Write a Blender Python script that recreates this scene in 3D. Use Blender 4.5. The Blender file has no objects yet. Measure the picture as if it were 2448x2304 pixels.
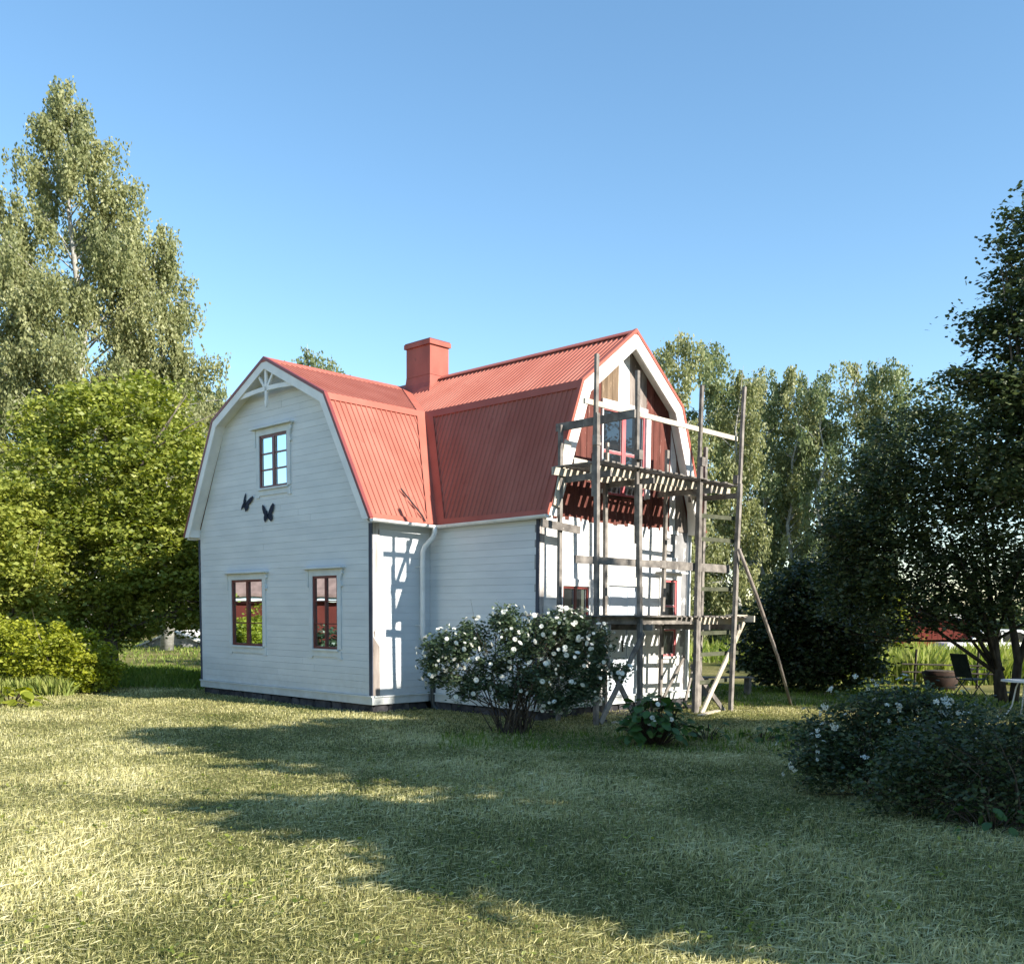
import bpy, math, random
import numpy as np
from mathutils import Vector, Matrix

scene = bpy.context.scene
col = scene.collection
PI = math.pi

# ---------------------------------------------------------------- camera
PITCH, ROLL = -0.0803, 0.00754
cam_d = bpy.data.cameras.new('camera'); cam = bpy.data.objects.new('camera', cam_d); col.objects.link(cam)
cam_d.lens = 34.928; cam_d.sensor_width = 36.0; cam_d.shift_y = 0.2084
cam_d.clip_start = 0.1; cam_d.clip_end = 3000
cam.matrix_world = Matrix.Translation((0, 0, 1.6)) @ Matrix.Rotation(PI / 2 + PITCH, 4, 'X') @ Matrix.Rotation(ROLL, 4, 'Z')
scene.camera = cam

# ---------------------------------------------------------------- sky and sun
SUN_EL, SUN_AZ = math.radians(30.0), math.radians(120.3)     # azimuth clockwise from +Y
w = bpy.data.worlds.new('World'); scene.world = w; w.use_nodes = True
nt = w.node_tree; bg = nt.nodes['Background']
sky = nt.nodes.new('ShaderNodeTexSky'); sky.sky_type = 'NISHITA'; sky.sun_disc = False
sky.sun_elevation = SUN_EL; sky.sun_rotation = SUN_AZ
sky.air_density = 1.0; sky.dust_density = 0.1; sky.ozone_density = 1.6; sky.altitude = 0
hs_ = nt.nodes.new('ShaderNodeHueSaturation'); hs_.inputs['Saturation'].default_value = 1.12; hs_.inputs['Hue'].default_value = .493
nt.links.new(sky.outputs[0], hs_.inputs['Color']); nt.links.new(hs_.outputs[0], bg.inputs[0]); bg.inputs[1].default_value = 0.114
sd = bpy.data.lights.new('sun', 'SUN'); sun = bpy.data.objects.new('sun', sd); col.objects.link(sun)
sd.energy = 5.0; sd.angle = math.radians(0.5); sd.color = (1.0, 0.93, 0.82)
SV = Vector((math.cos(SUN_EL) * math.sin(SUN_AZ), math.cos(SUN_EL) * math.cos(SUN_AZ), math.sin(SUN_EL)))
sun.rotation_euler = SV.to_track_quat('Z', 'Y').to_euler(); sun.location = (20, -10, 30)
vs = scene.view_settings
vs.view_transform = 'Standard'; vs.look = 'None'; vs.gamma = 1; vs.use_curve_mapping = False; vs.exposure = 1.2

# ---------------------------------------------------------------- helpers
def at(X, Y, d):
    """point at distance y = d seen at X, Y of the photograph shown 1988 wide (used to measure places)"""
    s = 2448 / 1988
    a = (X * s - 1224) / 2375.1; b = -(Y * s - 1662.15) / 2375.1
    c, q = math.cos(ROLL), math.sin(ROLL)
    xx = a * c - b * q; z = a * q + b * c
    cp, sp = math.cos(PITCH), math.sin(PITCH)
    yy = cp - z * sp; zz = sp + z * cp
    return Vector((xx / yy * d, d, 1.6 + zz / yy * d))

def link(o, parent=None):
    col.objects.link(o)
    if parent is not None: o.parent = parent
    return o

def tag(o, label=None, cat=None, group=None, kind=None):
    if label: o['label'] = label
    if cat: o['category'] = cat
    if group: o['group'] = group
    if kind: o['kind'] = kind
    return o

def empty(name, loc=(0, 0, 0), rz=0.0):
    o = bpy.data.objects.new(name, None); o.location = loc; o.rotation_euler = (0, 0, rz); o.empty_display_size = .2
    return link(o)

def copy_tree(o, parent=None):
    c = o.copy(); link(c, parent)
    for ch in o.children: copy_tree(ch, c)
    return c

class MB:
    def __init__(s): s.v = []; s.f = []; s.smooth = False
    def box(s, a, b):
        x0, y0, z0 = a; x1, y1, z1 = b; n = len(s.v)
        s.v += [(x0,y0,z0),(x1,y0,z0),(x1,y1,z0),(x0,y1,z0),(x0,y0,z1),(x1,y0,z1),(x1,y1,z1),(x0,y1,z1)]
        s.f += [tuple(n+i for i in q) for q in ((0,3,2,1),(4,5,6,7),(0,1,5,4),(1,2,6,5),(2,3,7,6),(3,0,4,7))]
        return s
    def beam(s, p, q, w, t, up=(0, 0, 1)):
        """rectangular stick from p to q: w across, t along `up`"""
        p = Vector(p); q = Vector(q); d = (q - p).normalized(); u = Vector(up)
        r = d.cross(u)
        if r.length < 1e-4: r = d.cross(Vector((1, 0, 0)))
        r.normalize(); u = r.cross(d).normalized(); n = len(s.v)
        for e in (p, q):
            for a, b in ((-1,-1),(1,-1),(1,1),(-1,1)): s.v.append(tuple(e + r*(a*w/2) + u*(b*t/2)))
        s.f += [tuple(n+i for i in k) for k in ((0,1,2,3),(7,6,5,4),(0,4,5,1),(1,5,6,2),(2,6,7,3),(3,7,4,0))]
        return s
    def prism(s, poly, fn, d0, d1, inset=0.0):
        """poly in plane coords extruded between depths through fn(a, b, d); front face may be chamfered"""
        n = len(s.v); k = len(poly)
        ca = sum(p[0] for p in poly)/k; cb = sum(p[1] for p in poly)/k
        front = poly
        if inset:
            b0 = min(p[1] for p in poly); b1 = max(p[1] for p in poly); h = max(b1-b0, 1e-6); sc = max(0.2, 1-2*inset/h); m = (b0+b1)/2
            front = [(p[0], m+(p[1]-m)*sc) for p in poly]
            mid = d1 - inset*0.9
            for a, b in poly: s.v.append(tuple(fn(a, b, d0)))
            for a, b in poly: s.v.append(tuple(fn(a, b, mid)))
            for a, b in front: s.v.append(tuple(fn(a, b, d1)))
            s.f.append(tuple(n+i for i in range(k))); s.f.append(tuple(n+2*k+i for i in range(k)))
            for j in (0, k):
                for i in range(k): s.f.append((n+j+i, n+j+(i+1)%k, n+j+k+(i+1)%k, n+j+k+i))
            return s
        for a, b in poly: s.v.append(tuple(fn(a, b, d0)))
        for a, b in poly: s.v.append(tuple(fn(a, b, d1)))
        s.f.append(tuple(n+i for i in range(k))); s.f.append(tuple(n+k+i for i in range(k)))
        for i in range(k): s.f.append((n+i, n+(i+1)%k, n+k+(i+1)%k, n+k+i))
        return s
    def tube(s, pts, rad, n=8, cap=True):
        pts = [Vector(p) for p in pts]; b = len(s.v); m = len(pts)
        if not hasattr(rad, '__len__'): rad = [rad]*m
        ref = Vector((0.13, 0.31, 0.94)); prev = None
        for i, p in enumerate(pts):
            d = (pts[min(i+1, m-1)] - pts[max(i-1, 0)]).normalized()
            r = prev - d*prev.dot(d) if prev is not None else d.cross(ref if abs(d.dot(ref)) < .95 else Vector((1,0,0)))
            r.normalize(); prev = r; u = d.cross(r)
            for k in range(n):
                a = 2*PI*k/n; s.v.append(tuple(p + (r*math.cos(a) + u*math.sin(a))*rad[i]))
        for i in range(m-1):
            for k in range(n): s.f.append((b+i*n+k, b+i*n+(k+1)%n, b+(i+1)*n+(k+1)%n, b+(i+1)*n+k))
        if cap: s.f.append(tuple(b+k for k in range(n))[::-1]); s.f.append(tuple(b+(m-1)*n+k for k in range(n)))
        return s
    def mesh(s, name, mat):
        me = bpy.data.meshes.new(name); me.from_pydata(s.v, [], s.f); me.materials.append(mat)
        if s.smooth:
            me.polygons.foreach_set('use_smooth', [True]*len(me.polygons))
        return me
    def build(s, name, mat, parent=None, label=None):
        o = link(bpy.data.objects.new(name, s.mesh(name, mat)), parent)
        if label: o['label'] = label
        return o

def npmesh(name, V, F, mat, tint=None):
    """V (n,3) float, F (m,k) int -> mesh with a per-face 'tint' attribute"""
    me = bpy.data.meshes.new(name); m, k = F.shape
    me.vertices.add(len(V)); me.vertices.foreach_set('co', V.astype(np.float32).ravel())
    me.loops.add(m*k); me.loops.foreach_set('vertex_index', F.astype(np.int32).ravel())
    me.polygons.add(m); me.polygons.foreach_set('loop_start', np.arange(0, m*k, k, dtype=np.int32))
    me.update(calc_edges=True)
    if tint is not None:
        at_ = me.attributes.new('tint', 'FLOAT', 'FACE'); at_.data.foreach_set('value', tint.astype(np.float32))
    me.materials.append(mat)
    return me

# ---------------------------------------------------------------- materials
def new_mat(name):
    m = bpy.data.materials.new(name); m.use_nodes = True; n = m.node_tree
    return m, n, n.nodes['Principled BSDF']

def noise_mat(name, c1, c2, scale=4.0, rough=.7, bump=.15, bscale=None, stretch=(1,1,1), spec=.3, c3=None, c3amt=.62, rnd=.0, metal=0, detail=6, dist=.01):
    m, n, b = new_mat(name); N = n.nodes.new; L = n.links.new
    tc = N('ShaderNodeTexCoord'); mp = N('ShaderNodeMapping'); mp.inputs['Scale'].default_value = stretch
    L(tc.outputs['Object'], mp.inputs[0])
    no = N('ShaderNodeTexNoise'); no.inputs['Scale'].default_value = scale; no.inputs['Detail'].default_value = detail
    L(mp.outputs[0], no.inputs[0])
    r = N('ShaderNodeValToRGB'); r.color_ramp.elements[0].position = .35; r.color_ramp.elements[1].position = .68
    r.color_ramp.elements[0].color = (*c1, 1); r.color_ramp.elements[1].color = (*c2, 1)
    L(no.outputs[0], r.inputs[0]); out = r.outputs[0]
    if c3 is not None:
        n2 = N('ShaderNodeTexNoise'); n2.inputs['Scale'].default_value = scale*2.7; n2.inputs['Detail'].default_value = 8; n2.inputs['Roughness'].default_value = .7
        L(mp.outputs[0], n2.inputs[0])
        r2 = N('ShaderNodeValToRGB'); r2.color_ramp.elements[0].position = c3amt; r2.color_ramp.elements[1].position = c3amt+.06
        L(n2.outputs[0], r2.inputs[0])
        mx = N('ShaderNodeMix'); mx.data_type = 'RGBA'; L(r2.outputs[0], mx.inputs[0]); L(out, mx.inputs[6]); mx.inputs[7].default_value = (*c3, 1); out = mx.outputs[2]
    if rnd:
        oi = N('ShaderNodeObjectInfo'); mr = N('ShaderNodeMapRange'); mr.inputs[3].default_value = 1-rnd; mr.inputs[4].default_value = 1+rnd
        L(oi.outputs['Random'], mr.inputs[0]); hs = N('ShaderNodeHueSaturation'); L(mr.outputs[0], hs.inputs['Value']); L(out, hs.inputs['Color']); out = hs.outputs[0]
    L(out, b.inputs['Base Color'])
    b.inputs['Roughness'].default_value = rough; b.inputs['Specular IOR Level'].default_value = spec; b.inputs['Metallic'].default_value = metal
    if bump:
        n3 = N('ShaderNodeTexNoise'); n3.inputs['Scale'].default_value = bscale or scale*6; n3.inputs['Detail'].default_value = 5
        L(mp.outputs[0], n3.inputs[0]); bp = N('ShaderNodeBump'); bp.inputs['Strength'].default_value = bump; bp.inputs['Distance'].default_value = dist
        L(n3.outputs[0], bp.inputs['Height']); L(bp.outputs[0], b.inputs['Normal'])
    return m

def leaf_mat(name, dark, mid, light, trans=.35, rough=.5, spec=.35, tcol=None):
    m, n, b = new_mat(name); N = n.nodes.new; L = n.links.new
    a = N('ShaderNodeAttribute'); a.attribute_name = 'tint'
    r = N('ShaderNodeValToRGB'); e = r.color_ramp.elements; e[0].position = 0; e[1].position = 1
    e[0].color = (*dark, 1); e[1].color = (*light, 1); x = e.new(.5); x.color = (*mid, 1)
    L(a.outputs['Fac'], r.inputs[0]); L(r.outputs[0], b.inputs['Base Color'])
    b.inputs['Roughness'].default_value = rough; b.inputs['Specular IOR Level'].default_value = spec
    t = N('ShaderNodeBsdfTranslucent'); mx = N('ShaderNodeMixShader'); mx.inputs[0].default_value = trans
    hs = N('ShaderNodeHueSaturation'); hs.inputs['Saturation'].default_value = 1.15; hs.inputs['Value'].default_value = 1.35; L(r.outputs[0], hs.inputs['Color'])
    L(hs.outputs[0], t.inputs[0]); L(b.outputs[0], mx.inputs[1]); L(t.outputs[0], mx.inputs[2])
    L(mx.outputs[0], n.nodes['Material Output'].inputs[0])
    return m

M = {}
M['siding'] = noise_mat('painted_siding', (.57,.60,.62), (.65,.675,.69), 1.1, .55, .2, 30, (1,1,3), .3, (.54,.55,.54), .69, .03, dist=.004)
M['siding_old'] = noise_mat('weathered_siding', (.62,.62,.60), (.78,.77,.74), 2.0, .65, .3, 30, (1,1,5), .25, (.33,.31,.29), .64, .05, dist=.004)
M['white'] = noise_mat('white_paint', (.66,.67,.67), (.78,.78,.77), 3, .5, .1, 40, (1,1,1), .35, (.45,.44,.42), .72)
M['trim'] = noise_mat('pale_grey_trim', (.52,.56,.58), (.62,.66,.67), 3, .5, .1, 40, (1,1,1), .35)
M['barge'] = noise_mat('off_white_board', (.66,.63,.58), (.78,.75,.70), 3, .5, .15, 40, (1,1,1), .3, (.5,.45,.4), .72)
M['peel'] = noise_mat('peeling_board', (.30,.27,.25), (.60,.58,.56), 9, .8, .5, 40, (1,1,.18), .2, (.14,.12,.11), .56)
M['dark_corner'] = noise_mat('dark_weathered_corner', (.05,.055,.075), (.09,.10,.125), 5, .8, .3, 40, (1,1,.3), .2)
M['roof'] = noise_mat('red_roof_metal', (.31,.10,.072), (.37,.135,.10), 1.4, .55, .03, 12, (1,1,.5), .12, (.30,.095,.07), .60)
M['roof_trim'] = noise_mat('red_trim_metal', (.34,.098,.07), (.38,.12,.088), 2, .5, .02, 12, (1,1,1), .15)
M['roof_dark'] = noise_mat('dark_red_trim_metal', (.16,.03,.03), (.20,.04,.035), 2, .45, .02, 12, (1,1,1), .4)
M['chimney'] = noise_mat('brick_red_chimney_metal', (.28,.07,.048), (.36,.095,.065), 3.5, .55, .04, 12, (1,1,.5), .3, (.2,.06,.045), .62)
M['window_red'] = noise_mat('dark_red_window_paint', (.10,.018,.016), (.15,.03,.025), 8, .4, .1, 40, (1,1,1), .4)
M['window_pink'] = noise_mat('faded_red_window_paint', (.42,.10,.11), (.52,.16,.16), 8, .6, .1, 40, (1,1,.4), .3)
M['gable_red'] = noise_mat('old_red_gable_boards', (.08,.028,.022), (.18,.062,.048), 5, .85, .4, 30, (1,1,.2), .2, (.36,.22,.18), .60, .14)
M['gable_brown'] = noise_mat('bare_brown_gable_boards', (.08,.055,.036), (.22,.155,.10), 7, .85, .4, 30, (1,1,.15), .2, (.40,.30,.20), .60, .12)
M['gable_grey'] = noise_mat('grey_bare_wood', (.14,.115,.10), (.32,.28,.25), 7, .85, .4, 30, (1,1,.2), .2, (.5,.46,.42), .6, .12)
M['tornpaper'] = noise_mat('torn_grey_wall_paper', (.20,.20,.205), (.34,.34,.34), 2.4, .85, .5, 9, (1,1,.6), .2, (.55,.54,.52), .55)
M['scaffold'] = noise_mat('grey_weathered_lumber', (.12,.108,.098), (.26,.235,.21), 6, .85, .25, 40, (1,1,1), .2, (.38,.35,.32), .62, .18)
M['lumber_light'] = noise_mat('pale_lumber', (.40,.35,.28), (.56,.50,.41), 6, .8, .3, 40, (1,1,1), .2, (.28,.23,.18), .62, .12)
M['lumber_dark'] = noise_mat('dark_lumber', (.035,.03,.027), (.08,.07,.06), 6, .85, .4, 40, (1,1,1), .2, rnd=.15)
M['rung_shade'] = noise_mat('shade_darkened_lumber', (.05,.055,.035), (.10,.105,.07), 6, .85, .4, 40, (1,1,1), .2)  # shade on the scaffold rungs is put into this dark greenish wood colour
M['stone'] = noise_mat('dark_field_stone', (.03,.03,.034), (.085,.08,.085), 6, .9, .6, 18, (1,1,1), .2, rnd=.3)
M['gutter'] = noise_mat('white_gutter_metal', (.70,.70,.69), (.80,.80,.79), 5, .35, .03, 20, (1,1,1), .5)
M['pipe_dark'] = noise_mat('dark_green_pipe', (.015,.02,.022), (.03,.036,.038), 5, .4, .03, 20, (1,1,1), .5)
M['door'] = noise_mat('pale_blue_grey_door_paint', (.46,.52,.58), (.56,.61,.66), 3, .5, .1, 30, (1,1,1), .35)
M['iron'] = noise_mat('black_iron', (.012,.012,.014), (.03,.03,.033), 9, .5, .1, 40, (1,1,1), .5)
M['butterfly'] = noise_mat('navy_painted_metal', (.006,.012,.03), (.012,.02,.045), 20, .6, .05, 40, (1,1,1), .15)
M['red_barn'] = noise_mat('shade_dark_falu_red_boards', (.10,.02,.014), (.15,.03,.02), 3, .85, .3, 20, (1,1,.3), .2, rnd=.08)  # red boards; the shed's tree shade is put into the dark colour
M['barn_roof'] = noise_mat('brown_red_tile_roof', (.20,.12,.10), (.30,.18,.15), 3, .8, .4, 14, (1,1,1), .2)
M['pale_sheet'] = noise_mat('pale_roof_sheet', (.62,.62,.60), (.78,.77,.74), 2, .6, .1, 14, (1,1,1), .3)
M['barrel'] = noise_mat('dark_brown_barrel', (.02,.012,.01), (.05,.03,.022), 5, .8, .3, 20, (1,1,.4), .2)
M['bark'] = noise_mat('grey_bark', (.09,.075,.06), (.20,.17,.14), 9, .9, .7, 22, (1,1,.4), .2)
M['bark_dark'] = noise_mat('dark_bark', (.035,.028,.022), (.09,.075,.06), 9, .9, .7, 22, (1,1,.4), .2)
M['birch_bark'] = noise_mat('white_birch_bark', (.26,.25,.22), (.42,.41,.38), 3, .7, .4, 14, (1,1,2.5), .2, (.03,.028,.025), .57)
M['stem'] = noise_mat('brown_stem', (.035,.025,.018), (.10,.075,.05), 12, .8, .2, 40, (1,1,1), .2)
M['car_white'] = noise_mat('white_car_paint', (.72,.72,.72), (.78,.78,.78), 2, .3, 0, None, (1,1,1), .5)
M['rubber'] = noise_mat('black_rubber', (.015,.015,.015), (.03,.03,.03), 9, .8, .1)
M['dark_glass'] = noise_mat('dark_car_glass', (.01,.012,.014), (.015,.018,.02), 3, .08, 0, None, (1,1,1), .6)
M['canvas'] = noise_mat('dark_green_canvas', (.02,.03,.025), (.04,.055,.045), 8, .9, .1)
M['wall_back'] = noise_mat('grey_wall_backing', (.40,.41,.41), (.48,.48,.48), 3, .8, .1)
M['curtain'] = noise_mat('white_curtain', (.55,.55,.54), (.72,.71,.70), 6, .9, .3, 12, (1,1,.1), .2)

def splash(m, top=.75, colr=(.36, .35, .30)):
    """rain splash and green-grey dirt on the lowest boards, broken up by noise"""
    n = m.node_tree; N = n.nodes.new; L = n.links.new; b = n.nodes['Principled BSDF']; src = b.inputs['Base Color'].links[0].from_socket
    tc = N('ShaderNodeTexCoord'); sp = N('ShaderNodeSeparateXYZ'); L(tc.outputs['Object'], sp.inputs[0])
    mr = N('ShaderNodeMapRange'); mr.inputs[1].default_value = .1; mr.inputs[2].default_value = top; mr.inputs[3].default_value = .75; mr.inputs[4].default_value = 0; L(sp.outputs[2], mr.inputs[0])
    no = N('ShaderNodeTexNoise'); no.inputs['Scale'].default_value = 7; no.inputs['Detail'].default_value = 8; L(tc.outputs['Object'], no.inputs[0])
    mu = N('ShaderNodeMath'); mu.operation = 'MULTIPLY'; L(mr.outputs[0], mu.inputs[0]); L(no.outputs[0], mu.inputs[1])
    mx = N('ShaderNodeMix'); mx.data_type = 'RGBA'; L(mu.outputs[0], mx.inputs[0]); L(src, mx.inputs[6]); mx.inputs[7].default_value = (*colr, 1); L(mx.outputs[2], b.inputs['Base Color'])
splash(M['siding']); splash(M['siding_old']); splash(M['trim'], .2)

def glass_mat():
    m, n, b = new_mat('window_glass'); N = n.nodes.new; L = n.links.new
    b.inputs['Base Color'].default_value = (.012, .014, .016, 1); b.inputs['Roughness'].default_value = .3
    g = N('ShaderNodeBsdfGlossy'); g.inputs['Roughness'].default_value = 0.0; g.inputs['Color'].default_value = (.58, .72, .80, 1)
    tc = N('ShaderNodeTexCoord'); no = N('ShaderNodeTexNoise'); no.inputs['Scale'].default_value = 1.6; no.inputs['Detail'].default_value = 1
    bp = N('ShaderNodeBump'); bp.inputs['Strength'].default_value = .05; bp.inputs['Distance'].default_value = .02
    L(tc.outputs['Object'], no.inputs[0]); L(no.outputs[0], bp.inputs['Height']); L(bp.outputs[0], g.inputs['Normal'])
    f = N('ShaderNodeFresnel'); f.inputs['IOR'].default_value = 1.65
    mx = N('ShaderNodeMixShader'); ad = N('ShaderNodeMath'); ad.operation = 'ADD'; ad.inputs[1].default_value = .03; ad.use_clamp = True
    L(f.outputs[0], ad.inputs[0]); L(ad.outputs[0], mx.inputs[0])
    L(b.outputs[0], mx.inputs[1]); L(g.outputs[0], mx.inputs[2]); L(mx.outputs[0], n.nodes['Material Output'].inputs[0])
    return m
M['glass'] = glass_mat()

# foliage colours
LM = {}
LM['birch'] = leaf_mat('birch_leaves', (.12,.14,.055), (.25,.265,.115), (.39,.39,.20), .4, .5, .4)
LM['birch_cool'] = leaf_mat('birch_leaves_cool', (.085,.12,.055), (.18,.22,.10), (.30,.33,.17), .4, .5, .4)
LM['broad'] = leaf_mat('broad_leaves', (.075,.11,.018), (.19,.225,.035), (.34,.36,.075), .35, .5, .35)
LM['lime'] = leaf_mat('lime_hedge_leaves', (.11,.14,.014), (.24,.27,.028), (.40,.41,.05), .4, .5, .3)
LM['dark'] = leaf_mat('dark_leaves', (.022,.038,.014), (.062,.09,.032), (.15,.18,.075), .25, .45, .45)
LM['rose'] = leaf_mat('rose_leaves', (.03,.055,.026), (.065,.10,.05), (.12,.155,.085), .25, .45, .45)
LM['hydrangea'] = leaf_mat('hydrangea_leaves', (.03,.07,.015), (.05,.11,.022), (.08,.15,.035), .25, .45, .45)
LM['petal'] = leaf_mat('white_petals', (.62,.62,.52), (.74,.74,.66), (.82,.82,.78), .2, .6, .2)
LM['grass'] = leaf_mat('cut_grass', (.08,.105,.026), (.40,.375,.15), (.76,.70,.40), .27, .6, .25)
LM['tall'] = leaf_mat('tall_grass_blades', (.08,.13,.02), (.16,.22,.04), (.34,.36,.11), .35, .6, .25)

# ---------------------------------------------------------------- ground
def gz(x, y):
    t = np.clip((y - 5.0) / 9.5, 0, 1); t = t*t*(3-2*t)
    return -0.20*t + .018*np.sin(x*.9+1.3)*np.sin(y*.7) + .010*np.sin(x*2.3+y*1.7)

def lawn():
    xs = np.concatenate([[-900,-300,-120,-60,-35], np.arange(-22, 22.1, .25), [35,60,120,300,900]])
    ys = np.concatenate([[-600,-100,-30,-8], np.arange(0, 44.1, .25), [50,60,80,120,200,400,1500]])
    X, Y = np.meshgrid(xs, ys); Z = gz(X, Y)
    Z = np.where((np.abs(X) > 25) | (Y > 48) | (Y < -5), -0.20, Z)
    V = np.stack([X, Y, Z], -1).reshape(-1, 3); nx, ny = len(xs), len(ys)
    i = (np.arange(ny-1)[:, None]*nx + np.arange(nx-1)[None]).ravel()
    F = np.stack([i, i+1, i+nx+1, i+nx], -1)
    m, n, b = new_mat('mown_lawn'); N = n.nodes.new; L = n.links.new
    tc = N('ShaderNodeTexCoord')
    n1 = N('ShaderNodeTexNoise'); n1.inputs['Scale'].default_value = .35; n1.inputs['Detail'].default_value = 5
    n2 = N('ShaderNodeTexNoise'); n2.inputs['Scale'].default_value = 9; n2.inputs['Detail'].default_value = 8; n2.inputs['Roughness'].default_value = .7
    L(tc.outputs['Object'], n1.inputs[0]); L(tc.outputs['Object'], n2.inputs[0])
    r1 = N('ShaderNodeValToRGB'); r1.color_ramp.elements[0].position = .38; r1.color_ramp.elements[1].position = .62
    r1.color_ramp.elements[0].color = (.085,.095,.026,1); r1.color_ramp.elements[1].color = (.22,.20,.085,1); L(n1.outputs[0], r1.inputs[0])
    r2 = N('ShaderNodeValToRGB'); r2.color_ramp.elements[0].position = .3; r2.color_ramp.elements[1].position = .7
    r2.color_ramp.elements[0].color = (.4,.4,.35,1); r2.color_ramp.elements[1].color = (1.35,1.3,1.2,1); L(n2.outputs[0], r2.inputs[0])
    mx = N('ShaderNodeMix'); mx.data_type = 'RGBA'; mx.blend_type = 'MULTIPLY'; mx.inputs[0].default_value = 1
    L(r1.outputs[0], mx.inputs[6]); L(r2.outputs[0], mx.inputs[7]); L(mx.outputs[2], b.inputs['Base Color'])
    b.inputs['Roughness'].default_value = .95; b.inputs['Specular IOR Level'].default_value = .1
    bp = N('ShaderNodeBump'); bp.inputs['Strength'].default_value = .8; bp.inputs['Distance'].default_value = .03; L(n2.outputs[0], bp.inputs['Height']); L(bp.outputs[0], b.inputs['Normal'])
    me = npmesh('lawn', V, F, m); me.polygons.foreach_set('use_smooth', [True]*len(me.polygons))
    tag(link(bpy.data.objects.new('lawn', me)), kind='structure')
lawn()

def vnoise(x, y, seed=0):
    """cheap smooth 2-d noise 0..1 on numpy arrays"""
    r = np.random.default_rng(seed); o = np.zeros_like(x)
    for k in range(7):
        a = r.uniform(0, 2*PI); f = r.uniform(.5, 2.6); p = r.uniform(0, 6.28)
        o += np.sin((x*math.cos(a)+y*math.sin(a))*f + p + 1.3*np.sin(y*f*.6+p*2)*r.uniform(.3, 1))
    return np.clip(.5 + o/7*.9, 0, 1)

def house_mask(x, y):
    """True where (x, y) lies under the house"""
    th = .7699; dx = x+2.55; dy = y-18.107
    v = dx*math.sin(th)+dy*math.cos(th); u = -dx*math.cos(th)+dy*math.sin(th)
    a = (v > 0.05) & (v < 5.9) & (u > 0.05) & (u < 6.1); b = (v > 1.45) & (v < 5.9) & (u > -2.75) & (u < .1)
    return a | b

def grass(name, n, ylo, yhi, spread, hmin, hmax, flat, wid, seed, tint_shift=0.0, power=1.6, xfun=None, lean=.5):
    r = np.random.default_rng(seed)
    # d drawn so that blades per metre fall off with distance
    u = r.random(n); p = 2-power
    d = (ylo**p + u*(yhi**p-ylo**p))**(1/p) if abs(p) > 1e-6 else ylo*(yhi/ylo)**u
    x = (r.random(n)*2-1)*(d*.535+.5) if xfun is None else xfun(r, d, n)
    keep = ~house_mask(x, d); x, d = x[keep], d[keep]; n = len(x)
    pt = vnoise(x*1.1, d*1.1, 5)*.6 + vnoise(x*3.3, d*3.3, 6)*.4
    z = gz(x, d)
    az = r.uniform(0, 2*PI, n) + 0
    lay = r.random(n) < flat
    h = r.uniform(hmin, hmax, n)*(.55+.9*pt)
    tilt = np.where(lay, r.uniform(0.02, .32, n), r.uniform(.7, 1.5, n)*1.0)
    tilt = np.where(lay, tilt, PI/2 - np.abs(r.normal(0, lean, n)))
    ln = np.where(lay, h*1.7, h)
    W = wid*(np.maximum(d, 3)/5)**.85*r.uniform(.6, 1.3, n)
    cx, cy = np.cos(az), np.sin(az)
    base = np.stack([x, d, z + np.where(lay, r.uniform(.004, .03, n), -.004)], -1)
    a2 = az + PI/2 + r.normal(0, .3, n)
    side = np.stack([np.cos(a2), np.sin(a2), np.zeros(n)], -1)*W[:, None]/2
    mid = base + np.stack([cx*np.cos(tilt), cy*np.cos(tilt), np.sin(tilt)], -1)*(ln*.55)[:, None]
    t2 = tilt - np.where(lay, .25, .6)*r.random(n)
    tip = mid + np.stack([cx*np.cos(t2), cy*np.cos(t2), np.sin(t2)], -1)*(ln*.45)[:, None]
    V = np.concatenate([(base-side), (base+side), (mid+side*.75), tip], 0)
    i = np.arange(n)
    F = np.stack([i, i+n, i+2*n, i+3*n], -1)
    t = np.clip(.10 + .7*pt + r.normal(0, .2, n) + np.where(lay, .22, -.05) + tint_shift, 0, 1)
    return npmesh(name, V, F, LM['grass'] if name == 'cut_grass' else LM['tall'], t)

o = link(bpy.data.objects.new('cut_grass', grass('cut_grass', 430000, 4.0, 24, 1, .018, .060, .24, .005, 3)))
tag(o, 'mown yellow-green grass and dry clippings covering the lawn', 'grass', kind='stuff')

def weeds():
    r = np.random.default_rng(9); n = 300; u = r.random(n); d = 4.4*(20/4.4)**u; x = (r.random(n)*2-1)*(d*.54+.4); k = ~house_mask(x, d); x, d = x[k], d[k]; n = len(x)
    per = 9; X = np.repeat(x, per)+r.normal(0, .05, n*per); Y = np.repeat(d, per)+r.normal(0, .05, n*per)
    C = np.stack([X, Y, gz(X, Y)+r.uniform(.015, .06, n*per)], -1)
    V, F = leaf_arrays(C, .032, r, .9, .6)
    tag(link(bpy.data.objects.new('lawn_weeds', npmesh('lawn_weeds', V, F, LM['broad'], r.random(len(F))))), 'small broad-leaved weeds scattered through the mown lawn', 'weeds', kind='stuff')

# ---------------------------------------------------------------- the house
TH = .7699
house = empty('house', (-2.550, 18.107, -.05), PI/2 - TH)
tag(house, 'white wooden house with red gambrel metal roof and gable under repair', 'house')
WA, LA, LB, WB = 6.19, 1.39, 2.82, 4.59
ZE, ZK, ZRA, ZRB = 3.345, 5.704, 6.659, 6.83
OG = .255
def f1(a, b, d): return (-d, a, b)           # wall of wing A gable: a = u, outward -x
def f3(a, b, d): return (LA-d, a, b)
def f2(a, b, d): return (a, -d, b)           # side wall of wing A, outward -y
def f4(a, b, d): return (a, -LB-d, b)
def fbk(a, b, d): return (LA+WB+d, a, b)
def flf(a, b, d): return (a, WA+d, b)

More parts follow.
